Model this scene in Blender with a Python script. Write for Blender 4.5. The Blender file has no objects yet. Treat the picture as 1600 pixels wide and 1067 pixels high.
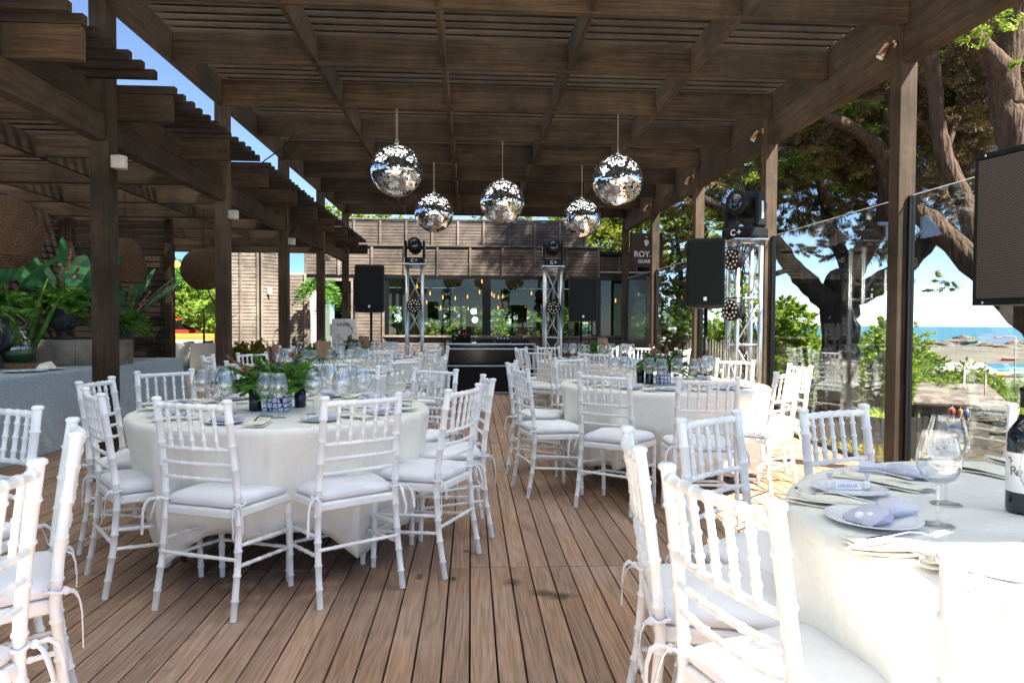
import bpy, bmesh, math, random
import numpy as np
from mathutils import Vector, Matrix
R = math.radians
SC = bpy.context.scene
COL = SC.collection
random.seed(7); RNG = np.random.default_rng(11)

# ------------------------------------------------------------------ camera
CAMH = 1.235; YAW = R(3.45); ROLL = 0.005; FPX = 1067.0
PITCH = math.atan(27.0/FPX)
fwd = Vector((math.sin(YAW)*math.cos(PITCH), math.cos(YAW)*math.cos(PITCH), -math.sin(PITCH)))
r0 = Vector((math.cos(YAW), -math.sin(YAW), 0)); u0 = r0.cross(fwd)
rt = math.cos(ROLL)*r0 + math.sin(ROLL)*u0; up = math.cos(ROLL)*u0 - math.sin(ROLL)*r0
cd = bpy.data.cameras.new('camera'); cam = bpy.data.objects.new('camera', cd); COL.objects.link(cam)
cam.matrix_world = Matrix(((rt.x, up.x, -fwd.x, 0), (rt.y, up.y, -fwd.y, 0), (rt.z, up.z, -fwd.z, CAMH), (0, 0, 0, 1)))
cd.sensor_width = 36; cd.lens = 36*FPX/1600; cd.clip_start = .05; cd.clip_end = 40000
SC.camera = cam
def ray(x, y): return fwd + rt*((x-800)/FPX) + up*((533.5-y)/FPX)
def at(x, y, Y):                      # point of the photograph at a real distance Y
    d = ray(x, y); return Vector((0, 0, CAMH)) + d*(Y/d.y)
def atz(x, y, z):                     # point of the photograph on the level z
    d = ray(x, y); return Vector((0, 0, CAMH)) + d*((z-CAMH)/d.z)

# ------------------------------------------------------------------ light
SUN = Vector((.60, -.50, 1)).normalized()
w = bpy.data.worlds.new('World'); SC.world = w; w.use_nodes = True
nt = w.node_tree; bg = nt.nodes['Background']; sky = nt.nodes.new('ShaderNodeTexSky')
sky.sky_type = 'NISHITA'; sky.sun_disc = False
sky.sun_elevation = math.asin(SUN.z); sky.sun_rotation = math.atan2(SUN.x, SUN.y)
sky.air_density = .65; sky.dust_density = 0; sky.ozone_density = 1.2
nt.links.new(sky.outputs[0], bg.inputs[0]); bg.inputs[1].default_value = .06; sky.altitude = 1200
sl = bpy.data.lights.new('sun', 'SUN'); sl.energy = 5.0; sl.angle = R(.5); sl.color = (1, .955, .85)
so = bpy.data.objects.new('sun', sl); COL.objects.link(so); so.rotation_euler = SUN.to_track_quat('Z', 'Y').to_euler()
SC.view_settings.view_transform = 'Standard'; SC.view_settings.look = 'None'; SC.view_settings.exposure = 2.36
SC.view_settings.gamma = 1
cy = SC.cycles
cy.max_bounces = 8; cy.transparent_max_bounces = 32; cy.diffuse_bounces = 4; cy.glossy_bounces = 4; cy.transmission_bounces = 4
cy.caustics_reflective = False; cy.caustics_refractive = False; cy.sample_clamp_indirect = 4; cy.use_denoising = True

# ------------------------------------------------------------------ materials
def mat(name): 
    m = bpy.data.materials.new(name); m.use_nodes = True
    return m, m.node_tree.nodes, m.node_tree.links, m.node_tree.nodes['Principled BSDF']
def N(ns, t, **k):
    n = ns.new('ShaderNode'+t)
    for a, b in k.items(): setattr(n, a, b)
    return n
def basic(name, col, col2=None, rough=.5, metal=0, scale=8, bump=0, bscale=None, spec=None, stretch=(1, 1, 1), emit=None, es=1, trans=None, world=False, bdist=.01):
    m, ns, ls, p = mat(name)
    p.inputs['Roughness'].default_value = rough; p.inputs['Metallic'].default_value = metal
    p.inputs['Base Color'].default_value = (*col, 1)
    if spec is not None: p.inputs['Specular IOR Level'].default_value = spec
    if col2 is not None or bump:
        if world: src = N(ns, 'NewGeometry').outputs['Position']
        else: src = N(ns, 'TexCoord').outputs['Object']
        mp = N(ns, 'Mapping'); mp.inputs['Scale'].default_value = stretch; ls.new(src, mp.inputs[0])
        nz = N(ns, 'TexNoise'); nz.inputs['Scale'].default_value = scale; nz.inputs['Detail'].default_value = 6; nz.inputs['Roughness'].default_value = .6
        ls.new(mp.outputs[0], nz.inputs['Vector'])
        if col2 is not None:
            cr = N(ns, 'ValToRGB'); cr.color_ramp.elements[0].position = .32; cr.color_ramp.elements[1].position = .68
            cr.color_ramp.elements[0].color = (*col, 1); cr.color_ramp.elements[1].color = (*col2, 1)
            ls.new(nz.outputs[0], cr.inputs[0]); ls.new(cr.outputs[0], p.inputs['Base Color'])
        if bump:
            bp = N(ns, 'Bump'); bp.inputs['Strength'].default_value = bump; bp.inputs['Distance'].default_value = bdist
            if bscale:
                n2 = N(ns, 'TexNoise'); n2.inputs['Scale'].default_value = bscale; n2.inputs['Detail'].default_value = 4
                ls.new(mp.outputs[0], n2.inputs['Vector']); ls.new(n2.outputs[0], bp.inputs['Height'])
            else: ls.new(nz.outputs[0], bp.inputs['Height'])
            ls.new(bp.outputs[0], p.inputs['Normal'])
    if emit: p.inputs['Emission Color'].default_value = (*emit, 1); p.inputs['Emission Strength'].default_value = es
    return m
def wood(name, a, b, c, axis, rough=.75, spec=.25, fine=1.0):
    """stained timber: long grain along one axis, blotchy wear"""
    m, ns, ls, p = mat(name)
    g = N(ns, 'NewGeometry'); mp = N(ns, 'Mapping')
    s = [26*fine]*3; s[axis] = 1.1; mp.inputs['Scale'].default_value = s
    ls.new(g.outputs['Position'], mp.inputs[0])
    n1 = N(ns, 'TexNoise'); n1.inputs['Scale'].default_value = 1.6; n1.inputs['Detail'].default_value = 8; n1.inputs['Roughness'].default_value = .65
    ls.new(mp.outputs[0], n1.inputs['Vector'])
    n2 = N(ns, 'TexNoise'); n2.inputs['Scale'].default_value = 1.7; n2.inputs['Detail'].default_value = 5; ls.new(g.outputs['Position'], n2.inputs['Vector'])
    cr = N(ns, 'ValToRGB'); e = cr.color_ramp.elements
    e[0].position = .3; e[0].color = (*a, 1); e[1].position = .72; e[1].color = (*b, 1)
    ls.new(n1.outputs[0], cr.inputs[0])
    cr2 = N(ns, 'ValToRGB'); cr2.color_ramp.elements[0].position = .42; cr2.color_ramp.elements[1].position = .7
    ls.new(n2.outputs[0], cr2.inputs[0])
    mx = N(ns, 'MixRGB'); mx.inputs[2].default_value = (*c, 1)
    ml = N(ns, 'Math', operation='MULTIPLY'); ml.inputs[1].default_value = .55; ls.new(cr2.outputs[0], ml.inputs[0])
    ls.new(ml.outputs[0], mx.inputs[0]); ls.new(cr.outputs[0], mx.inputs[1])
    oi = N(ns, 'ObjectInfo'); mr = N(ns, 'MapRange'); mr.inputs['To Min'].default_value = .68; mr.inputs['To Max'].default_value = 1.3; ls.new(oi.outputs['Random'], mr.inputs[0])
    n5 = N(ns, 'TexNoise'); n5.inputs['Scale'].default_value = .9; n5.inputs['Detail'].default_value = 7; n5.inputs['Roughness'].default_value = .7; ls.new(g.outputs['Position'], n5.inputs['Vector'])
    m5 = N(ns, 'MapRange'); m5.inputs['From Min'].default_value = .35; m5.inputs['From Max'].default_value = .65; m5.inputs['To Min'].default_value = .42; m5.inputs['To Max'].default_value = 1.6; ls.new(n5.outputs[0], m5.inputs[0])
    mm_ = N(ns, 'Math', operation='MULTIPLY'); ls.new(mr.outputs[0], mm_.inputs[0]); ls.new(m5.outputs[0], mm_.inputs[1])
    hs = N(ns, 'HueSaturation'); ls.new(mm_.outputs[0], hs.inputs['Value']); ls.new(mx.outputs[0], hs.inputs['Color']); ls.new(hs.outputs[0], p.inputs['Base Color'])
    p.inputs['Roughness'].default_value = rough; p.inputs['Specular IOR Level'].default_value = spec
    bp = N(ns, 'Bump'); bp.inputs['Strength'].default_value = .5; bp.inputs['Distance'].default_value = .004
    ls.new(n1.outputs[0], bp.inputs['Height']); ls.new(bp.outputs[0], p.inputs['Normal'])
    return m
def clear_glass(name, tint=(1, 1, 1), refl=1.0, rough=0, ior=1.45, base=0.0):
    m, ns, ls, p = mat(name); ns.remove(p); out = ns['Material Output']
    t = N(ns, 'BsdfTransparent'); t.inputs[0].default_value = (*tint, 1)
    g = N(ns, 'BsdfGlossy'); g.inputs['Roughness'].default_value = rough
    fr = N(ns, 'Fresnel'); ge = N(ns, 'NewGeometry'); mi = N(ns, 'Mix'); ls.new(ge.outputs['Backfacing'], mi.inputs[0]); mi.inputs[2].default_value = ior; mi.inputs[3].default_value = 1/ior; ls.new(mi.outputs[0], fr.inputs[0])
    a = N(ns, 'Math', operation='MULTIPLY_ADD'); a.inputs[1].default_value = refl; a.inputs[2].default_value = base; ls.new(fr.outputs[0], a.inputs[0])
    mx = N(ns, 'MixShader'); ls.new(a.outputs[0], mx.inputs[0]); ls.new(t.outputs[0], mx.inputs[1]); ls.new(g.outputs[0], mx.inputs[2])
    ls.new(mx.outputs[0], out.inputs[0]); return m
def leafmat(name, cols, rough=.55, tl=.35, scale=3.0):
    m, ns, ls, p = mat(name); out = ns['Material Output']
    g = N(ns, 'NewGeometry'); nz = N(ns, 'TexNoise'); nz.inputs['Scale'].default_value = scale; nz.inputs['Detail'].default_value = 3
    ls.new(g.outputs['Position'], nz.inputs['Vector'])
    ad = N(ns, 'Math', operation='MULTIPLY_ADD'); ad.inputs[1].default_value = .45; ls.new(g.outputs['Random Per Island'], ad.inputs[0])
    sb = N(ns, 'Math', operation='SUBTRACT'); sb.inputs[1].default_value = .22; ls.new(nz.outputs[0], sb.inputs[0]); ls.new(sb.outputs[0], ad.inputs[2])
    cr = N(ns, 'ValToRGB'); e = cr.color_ramp.elements
    e[0].position = .25; e[0].color = (*cols[0], 1); e[1].position = .75; e[1].color = (*cols[-1], 1)
    for i, c in enumerate(cols[1:-1]): x = e.new(.25+.5*(i+1)/(len(cols)-1)); x.color = (*c, 1)
    ls.new(ad.outputs[0], cr.inputs[0]); ls.new(cr.outputs[0], p.inputs['Base Color']); p.inputs['Roughness'].default_value = rough
    p.inputs['Specular IOR Level'].default_value = .3
    t = N(ns, 'BsdfTranslucent'); ls.new(cr.outputs[0], t.inputs[0])
    mx = N(ns, 'MixShader'); mx.inputs[0].default_value = tl; ls.new(p.outputs[0], mx.inputs[1]); ls.new(t.outputs[0], mx.inputs[2]); ls.new(mx.outputs[0], out.inputs[0])
    return m

WD, WB, WG = (.012, .007, .0038), (.078, .046, .025), (.058, .044, .030)
M = {}
M['woodx'] = wood('dark stained timber across', WD, WB, WG, 0)
M['woody'] = wood('dark stained timber lengthwise', WD, WB, WG, 1)
M['woodz'] = wood('dark stained timber upright', (.022, .0135, .008), (.095, .059, .035), (.078, .060, .043), 2)
M['slatwall'] = wood('weathered cladding', (.065, .050, .041), (.20, .155, .127), (.16, .135, .117), 0)
M['slatpale'] = wood('pale cladding', (.125, .10, .082), (.24, .195, .16), (.20, .17, .145), 0)
M['darkslat'] = wood('old dark cladding', (.022, .015, .011), (.075, .055, .042), (.06, .05, .042), 1)
M['backing'] = basic('black backing', (.022, .016, .02), rough=.9)
M['frame'] = basic('black aluminium', (.008, .009, .011), rough=.4, metal=.4)
M['white'] = basic('white resin', (.86, .865, .85), (.82, .825, .81), rough=.38, scale=14, bump=.05)
M['cushion'] = basic('white cushion cotton', (.84, .84, .85), (.79, .79, .81), rough=.9, scale=6, bump=.5, bscale=18)
M['ribbon'] = basic('white cotton tape', (.80, .80, .82), rough=.9)
M['black'] = basic('black plastic', (.005, .005, .006), (.009, .009, .010), rough=.5, scale=30, bump=.15, spec=.25)
M['blackgloss'] = basic('black gloss', (.004, .004, .005), rough=.12)
M['alu'] = basic('truss aluminium', (.62, .64, .66), (.50, .52, .55), rough=.32, metal=.9, scale=20)
M['steel'] = basic('steel', (.6, .6, .6), rough=.22, metal=1)
M['glass'] = clear_glass('wine glass', (.985, .99, .99), refl=1.6, base=.035)
M['screen'] = clear_glass('windscreen glass', (.93, .96, .95), refl=.8, base=.02, ior=1.45)
M['window'] = clear_glass('window glass', (.62, .70, .64), refl=.8, base=.0, ior=1.5)
M['mirror'] = basic('mirror tiles', (.90, .90, .92), rough=.04, metal=.95)
M['china'] = basic('white china', (.82, .83, .84), rough=.12)
M['napkin'] = basic('cream napkin', (.86, .82, .70), (.80, .76, .64), rough=.9, scale=9, bump=.3)
M['candy'] = basic('white sugared almonds', (.82, .80, .78), rough=.35)
M['urn'] = basic('weathered lead urn', (.020, .024, .030), (.05, .055, .06), rough=.7, scale=7, bump=.4)
M['wicker'] = basic('woven rattan', (.06, .030, .014), (.16, .085, .042), rough=.85, scale=55, bump=.8, bscale=90)
M['crate'] = wood('weathered grey crate boards', (.16, .125, .09), (.34, .28, .21), (.28, .25, .21), 1)
M['slab'] = wood('live edge wooden board', (.10, .055, .028), (.26, .15, .08), (.2, .14, .09), 1)
M['trunk'] = basic('cypress bark', (.030, .016, .009), (.105, .060, .034), rough=.95, scale=4, bump=1, bscale=5, stretch=(3, 3, .5), world=True, bdist=.09)
M['fenceblack'] = basic('black stained boards', (.008, .007, .006), (.022, .018, .015), rough=.9, scale=12)
M['bark'] = basic('dark bark', (.012, .009, .007), (.045, .033, .024), rough=.95, scale=5, bump=1, stretch=(3, 3, .5), world=True, bdist=.09)
M['bulb'] = basic('warm lamp bulb', (1, .5, .15), emit=(1, .33, .045), es=1.5)
M['whiteglare'] = basic('white glare spot', (1, 1, 1), emit=(1, .97, .9), es=2)
M['rope'] = basic('pale rope', (.45, .42, .38), rough=.9)
M['wallcream'] = basic('cream plaster', (.55, .49, .38), (.48, .42, .33), rough=.9, scale=2)
M['brass'] = basic('aged brass', (.36, .22, .12), (.22, .13, .08), rough=.35, metal=.9, scale=10)
M['conc'] = basic('pale concrete', (.25, .245, .235), (.19, .185, .175), rough=.9, scale=5)
M['signbrown'] = basic('brown painted board', (.050, .030, .022), (.065, .04, .03), rough=.7, scale=5)
M['letter'] = basic('white lettering', (.78, .78, .76), rough=.6)
M['leafg'] = leafmat('fresh green leaves', [(.03, .10, .014), (.07, .20, .022), (.15, .30, .04)], scale=14)
M['leafd'] = leafmat('broad dark leaves', [(.018, .11, .045), (.035, .17, .07), (.08, .24, .09)], rough=.35, tl=.15, scale=8)
M['leafy'] = leafmat('lime leaves', [(.08, .17, .015), (.18, .30, .03), (.30, .42, .06)], scale=14)
M['leafr'] = leafmat('bronze leaves', [(.04, .012, .014), (.09, .03, .028), (.16, .09, .07)], scale=14)
M['reed'] = leafmat('blush plumes', [(.14, .07, .055), (.27, .15, .12), (.36, .23, .18)], scale=12)
M['thistle'] = basic('blue thistle', (.035, .06, .14), (.09, .12, .22), rough=.8, scale=80, bump=.8)
M['petalp'] = leafmat('pink petals', [(.30, .10, .12), (.42, .2, .18), (.55, .34, .25)], scale=20)
M['cyp'] = leafmat('cypress sprays', [(.05, .095, .012), (.16, .22, .026), (.38, .38, .05)], scale=1.1, tl=.25)
M['cypb'] = leafmat('brown dead cypress twigs', [(.022, .019, .008), (.11, .078, .032), (.32, .21, .085)], scale=1.6, tl=.2)
M['shrub'] = leafmat('bright shrub leaves', [(.09, .17, .012), (.22, .33, .03), (.40, .46, .06)], scale=1.6)
M['succ'] = leafmat('yellow green ground cover', [(.10, .12, .015), (.22, .20, .03), (.36, .28, .06)], scale=5)
M['twig'] = basic('bare brown twig', (.06, .04, .028), rough=.9)

# tablecloths
def cloth_mat(name, a, b, k):
    m, ns, ls, p = mat(name)
    g = N(ns, 'TexCoord'); vo = N(ns, 'TexVoronoi'); vo.inputs['Scale'].default_value = 11
    nz = N(ns, 'TexNoise'); nz.inputs['Scale'].default_value = 26; nz.inputs['Detail'].default_value = 3; nz.inputs['Distortion'].default_value = 1.5
    ls.new(g.outputs['Object'], vo.inputs['Vector']); ls.new(g.outputs['Object'], nz.inputs['Vector'])
    s = N(ns, 'Math', operation='SINE'); mu = N(ns, 'Math', operation='MULTIPLY'); mu.inputs[1].default_value = 22; ls.new(vo.outputs['Distance'], mu.inputs[0]); ls.new(mu.outputs[0], s.inputs[0])
    ad = N(ns, 'Math', operation='MULTIPLY_ADD'); ad.inputs[1].default_value = .06; ls.new(s.outputs[0], ad.inputs[0]); ls.new(nz.outputs[0], ad.inputs[2])
    cr = N(ns, 'ValToRGB'); cr.color_ramp.elements[0].position = .46; cr.color_ramp.elements[1].position = .56
    cr.color_ramp.elements[0].color = (*a, 1); cr.color_ramp.elements[1].color = (*b, 1); ls.new(ad.outputs[0], cr.inputs[0])
    ls.new(cr.outputs[0], p.inputs['Base Color']); p.inputs['Roughness'].default_value = .55
    p.inputs['Sheen Weight'].default_value = .2
    n3 = N(ns, 'TexNoise'); n3.inputs['Scale'].default_value = 5.5; n3.inputs['Detail'].default_value = 3; n3.inputs['Distortion'].default_value = 1.2; mp3 = N(ns, 'Mapping'); mp3.inputs['Scale'].default_value = (1, 1, .3); ls.new(g.outputs['Object'], mp3.inputs[0]); ls.new(mp3.outputs[0], n3.inputs['Vector'])
    bp = N(ns, 'Bump'); bp.inputs['Strength'].default_value = k; bp.inputs['Distance'].default_value = .03; ls.new(n3.outputs[0], bp.inputs['Height']); ls.new(bp.outputs[0], p.inputs['Normal'])
    return m
M['cloth'] = cloth_mat('ivory damask', (.815, .80, .73), (.79, .775, .705), .45)
M['bluecloth'] = cloth_mat('grey blue damask', (.42, .50, .55), (.34, .41, .46), .3)
# organza
m, ns, ls, p = mat('lavender organza'); p.inputs['Base Color'].default_value = (.74, .74, .86, 1); p.inputs['Roughness'].default_value = .7
nz = N(ns, 'TexNoise'); nz.inputs['Scale'].default_value = 30; bp = N(ns, 'Bump'); bp.inputs['Strength'].default_value = .6; bp.inputs['Distance'].default_value = .01
ls.new(nz.outputs[0], bp.inputs['Height']); ls.new(bp.outputs[0], p.inputs['Normal'])
tr = N(ns, 'BsdfTransparent'); mx = N(ns, 'MixShader'); mx.inputs[0].default_value = .22; ls.new(p.outputs[0], mx.inputs[1]); ls.new(tr.outputs[0], mx.inputs[2]); ls.new(mx.outputs[0], ns['Material Output'].inputs[0])
M['organza'] = m
# translucent diffuser added on top of the slats: spreads part of the sunlight softly downwards
for nm_, t_, c_ in (('diffuser', .64, .018), ('diffuseropen', .42, .12)):
    m, ns, ls, p = mat('added diffuser sheet '+nm_); ns.remove(p)
    d_ = N(ns, 'BsdfDiffuse'); d_.inputs[0].default_value = (.30, .30, .28, 1); tr = N(ns, 'BsdfTranslucent'); tr.inputs[0].default_value = (t_*.91, t_*.965, t_*1.0, 1)
    mx = N(ns, 'AddShader'); ls.new(d_.outputs[0], mx.inputs[0]); ls.new(tr.outputs[0], mx.inputs[1])
    tp = N(ns, 'BsdfTransparent'); m2 = N(ns, 'MixShader'); m2.inputs[0].default_value = c_; ls.new(mx.outputs[0], m2.inputs[1]); ls.new(tp.outputs[0], m2.inputs[2]); ls.new(m2.outputs[0], ns['Material Output'].inputs[0])
    M[nm_] = m
# blue lattice vase
m, ns, ls, p = mat('white china with blue lattice'); g = N(ns, 'TexCoord'); vo = N(ns, 'TexVoronoi', feature='DISTANCE_TO_EDGE'); vo.inputs['Scale'].default_value = 36; vo.inputs['Randomness'].default_value = .25
ls.new(g.outputs['Object'], vo.inputs['Vector']); cr = N(ns, 'ValToRGB'); cr.color_ramp.elements[0].position = .09; cr.color_ramp.elements[1].position = .11
cr.color_ramp.elements[0].color = (.012, .035, .19, 1); cr.color_ramp.elements[1].color = (.72, .74, .80, 1); ls.new(vo.outputs[0], cr.inputs[0]); ls.new(cr.outputs[0], p.inputs['Base Color']); p.inputs['Roughness'].default_value = .12
M['lattice'] = m
# speaker grille
m, ns, ls, p = mat('perforated grille'); g = N(ns, 'TexCoord'); mp = N(ns, 'Mapping'); mp.inputs['Scale'].default_value = (1, 1, 1); ls.new(g.outputs['Object'], mp.inputs[0])
br = N(ns, 'TexBrick'); br.inputs['Scale'].default_value = 1; br.inputs['Brick Width'].default_value = .015; br.inputs['Row Height'].default_value = .0075; br.inputs['Mortar Size'].default_value = .0014; br.inputs['Mortar Smooth'].default_value = .3
br.inputs['Color1'].default_value = (.006, .005, .005, 1); br.inputs['Color2'].default_value = (.012, .010, .009, 1); br.inputs['Mortar'].default_value = (.12, .09, .07, 1)
ls.new(mp.outputs[0], br.inputs['Vector']); ls.new(br.outputs[0], p.inputs['Base Color']); p.inputs['Roughness'].default_value = .5
M['grille'] = m
# deck boards
PITCHB = .1006
m, ns, ls, p = mat('brown pine decking'); g = N(ns, 'NewGeometry'); sp = N(ns, 'SeparateXYZ'); ls.new(g.outputs['Position'], sp.inputs[0])
dv = N(ns, 'Math', operation='DIVIDE'); dv.inputs[1].default_value = PITCHB; ls.new(sp.outputs[0], dv.inputs[0]); fl = N(ns, 'Math', operation='FLOOR'); ls.new(dv.outputs[0], fl.inputs[0])
dy = N(ns, 'Math', operation='MULTIPLY_ADD'); dy.inputs[1].default_value = 1/3.6; dy.inputs[2].default_value = .045; ls.new(sp.outputs[1], dy.inputs[0]); fy = N(ns, 'Math', operation='FLOOR'); ls.new(dy.outputs[0], fy.inputs[0])
cb = N(ns, 'CombineXYZ'); ls.new(fl.outputs[0], cb.inputs[0]); ls.new(fy.outputs[0], cb.inputs[1]); wn = N(ns, 'TexWhiteNoise', noise_dimensions='3D'); ls.new(cb.outputs[0], wn.inputs[0])
off = N(ns, 'VectorMath', operation='SCALE'); off.inputs['Scale'].default_value = 37; ls.new(wn.outputs['Color'], off.inputs[0])
ad = N(ns, 'VectorMath', operation='ADD'); ls.new(g.outputs['Position'], ad.inputs[0]); ls.new(off.outputs[0], ad.inputs[1])
mp = N(ns, 'Mapping'); mp.inputs['Scale'].default_value = (1, .085, 1); ls.new(ad.outputs[0], mp.inputs[0])
n0 = N(ns, 'TexNoise'); n0.inputs['Scale'].default_value = 9; n0.inputs['Detail'].default_value = 2; ls.new(mp.outputs[0], n0.inputs['Vector'])
wv = N(ns, 'Math', operation='MULTIPLY'); wv.inputs[1].default_value = 62; ls.new(n0.outputs[0], wv.inputs[0]); sn = N(ns, 'Math', operation='SINE'); ls.new(wv.outputs[0], sn.inputs[0])
mp2 = N(ns, 'Mapping'); mp2.inputs['Scale'].default_value = (210, 3.2, 1); ls.new(ad.outputs[0], mp2.inputs[0]); n2 = N(ns, 'TexNoise'); n2.inputs['Scale'].default_value = 1; n2.inputs['Detail'].default_value = 5; ls.new(mp2.outputs[0], n2.inputs['Vector'])
gr = N(ns, 'Math', operation='MULTIPLY_ADD'); gr.inputs[1].default_value = .10; ls.new(sn.outputs[0], gr.inputs[0]); ls.new(n2.outputs[0], gr.inputs[2])
n4 = N(ns, 'TexNoise'); n4.inputs['Scale'].default_value = 1.3; n4.inputs['Detail'].default_value = 6; ls.new(g.outputs['Position'], n4.inputs['Vector'])
cr = N(ns, 'ValToRGB'); e = cr.color_ramp.elements; e[0].position = .25; e[0].color = (.22, .14, .085, 1); e[1].position = .75; e[1].color = (.43, .28, .19, 1); x = e.new(.5); x.color = (.345, .212, .143, 1)
ls.new(gr.outputs[0], cr.inputs[0])
hs = N(ns, 'HueSaturation'); vv = N(ns, 'MapRange'); vv.inputs['To Min'].default_value = .78; vv.inputs['To Max'].default_value = 1.18; ls.new(wn.outputs['Value'], vv.inputs[0]); ls.new(vv.outputs[0], hs.inputs['Value'])
s4 = N(ns, 'MapRange'); s4.inputs['From Min'].default_value = .3; s4.inputs['From Max'].default_value = .7; s4.inputs['To Min'].default_value = 1.15; s4.inputs['To Max'].default_value = .8; ls.new(n4.outputs[0], s4.inputs[0]); ls.new(s4.outputs[0], hs.inputs['Saturation'])
ls.new(cr.outputs[0], hs.inputs['Color'])
# old stains with a shape of their own
last = hs.outputs[0]
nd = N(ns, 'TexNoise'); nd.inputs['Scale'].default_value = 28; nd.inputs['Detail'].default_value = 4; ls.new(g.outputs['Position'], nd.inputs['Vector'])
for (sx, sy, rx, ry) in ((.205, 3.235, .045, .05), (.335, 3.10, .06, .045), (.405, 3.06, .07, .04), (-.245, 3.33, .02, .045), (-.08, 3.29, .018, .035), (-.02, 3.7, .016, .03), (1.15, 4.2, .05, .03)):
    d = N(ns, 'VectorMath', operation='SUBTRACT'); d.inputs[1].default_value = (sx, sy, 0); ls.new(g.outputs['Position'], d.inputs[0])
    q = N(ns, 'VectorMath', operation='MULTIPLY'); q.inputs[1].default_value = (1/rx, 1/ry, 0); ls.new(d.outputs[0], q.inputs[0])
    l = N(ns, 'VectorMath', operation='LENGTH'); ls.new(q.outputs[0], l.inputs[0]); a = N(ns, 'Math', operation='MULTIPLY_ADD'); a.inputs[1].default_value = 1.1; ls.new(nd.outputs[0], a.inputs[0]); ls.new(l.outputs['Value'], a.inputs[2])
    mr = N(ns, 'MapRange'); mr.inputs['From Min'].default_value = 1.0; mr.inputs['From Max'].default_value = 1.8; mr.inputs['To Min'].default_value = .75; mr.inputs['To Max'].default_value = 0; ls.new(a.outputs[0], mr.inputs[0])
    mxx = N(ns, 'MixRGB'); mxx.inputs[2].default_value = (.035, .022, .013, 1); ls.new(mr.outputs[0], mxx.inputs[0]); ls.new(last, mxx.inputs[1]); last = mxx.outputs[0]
ls.new(last, p.inputs['Base Color']); p.inputs['Roughness'].default_value = .62; p.inputs['Specular IOR Level'].default_value = .3
bp = N(ns, 'Bump'); bp.inputs['Strength'].default_value = .6; bp.inputs['Distance'].default_value = .003; ls.new(gr.outputs[0], bp.inputs['Height']); ls.new(bp.outputs[0], p.inputs['Normal'])
M['deck'] = m

# ------------------------------------------------------------------ mesh helpers
class MB:
    def __init__(s): s.v = []; s.f = []
    def add(s, vs, fs):
        b = len(s.v); s.v += [tuple(v) for v in vs]; s.f += [tuple(i+b for i in f) for f in fs]; return s
    def box(s, x0, x1, y0, y1, z0, z1, mtx=None):
        vs = [Vector((x, y, z)) for z in (z0, z1) for y in (y0, y1) for x in (x0, x1)]
        if mtx: vs = [mtx@v for v in vs]
        return s.add(vs, [(0, 2, 3, 1), (4, 5, 7, 6), (0, 1, 5, 4), (2, 6, 7, 3), (0, 4, 6, 2), (1, 3, 7, 5)])
    def beam(s, p, q, w, h, up=(0, 0, 1)):
        p, q = Vector(p), Vector(q); d = (q-p).normalized(); u = Vector(up); sd = d.cross(u).normalized(); u = sd.cross(d)
        vs = [a+sd*(i*w/2)+u*(j*h/2) for a in (p, q) for j in (-1, 1) for i in (-1, 1)]
        return s.add(vs, [(0, 1, 3, 2), (4, 6, 7, 5), (0, 4, 5, 1), (2, 3, 7, 6), (0, 2, 6, 4), (1, 5, 7, 3)])
    def tube(s, pts, rad, n=8, cap=True):
        pts = [Vector(p) for p in pts]; rad = rad if hasattr(rad, '__len__') else [rad]*len(pts)
        b = len(s.v); pn = None
        for i, p in enumerate(pts):
            d = (pts[min(i+1, len(pts)-1)]-pts[max(i-1, 0)])
            d = d.normalized() if d.length > 1e-9 else Vector((0, 0, 1))
            if pn is None:
                a = Vector((0, 1, 0)) if abs(d.y) < .9 else Vector((1, 0, 0)); x = d.cross(a).normalized()
            else: x = (pn-d*pn.dot(d)).normalized()
            pn = x; y = d.cross(x)
            for k in range(n):
                t = 2*math.pi*k/n; s.v.append(tuple(p+(x*math.cos(t)+y*math.sin(t))*rad[i]))
        for i in range(len(pts)-1):
            for k in range(n):
                a = b+i*n+k; c = b+i*n+(k+1) % n; s.f.append((a, c, c+n, a+n))
        if cap:
            s.f.append(tuple(b+k for k in range(n))[::-1]); s.f.append(tuple(b+(len(pts)-1)*n+k for k in range(n)))
        return s
    def lathe(s, prof, n=24, c=(0, 0, 0), cap=True):
        b = len(s.v)
        for (r, z) in prof:
            for k in range(n):
                t = 2*math.pi*k/n; s.v.append((c[0]+r*math.cos(t), c[1]+r*math.sin(t), c[2]+z))
        for i in range(len(prof)-1):
            for k in range(n):
                a = b+i*n+k; d = b+i*n+(k+1) % n; s.f.append((a, d, d+n, a+n))
        if cap:
            s.f.append(tuple(b+k for k in range(n))[::-1]); s.f.append(tuple(b+(len(prof)-1)*n+k for k in range(n)))
        return s
    def sphere(s, c, r, n=10, m=7, sc=(1, 1, 1)):
        prof = [(r*math.sin(math.pi*(i+.02)/(m+.04)), -r*math.cos(math.pi*(i+.02)/(m+.04))) for i in range(m+1)]
        b = len(s.v); s.lathe(prof, n)
        for i in range(b, len(s.v)): v = s.v[i]; s.v[i] = (c[0]+v[0]*sc[0], c[1]+v[1]*sc[1], c[2]+v[2]*sc[2])
        return s
    def build(s, name, m, parent=None, smooth=False, bevel=0):
        me = bpy.data.meshes.new(name); me.from_pydata(s.v, [], s.f); me.update()
        return link(name, me, m, parent, smooth, bevel)
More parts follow.
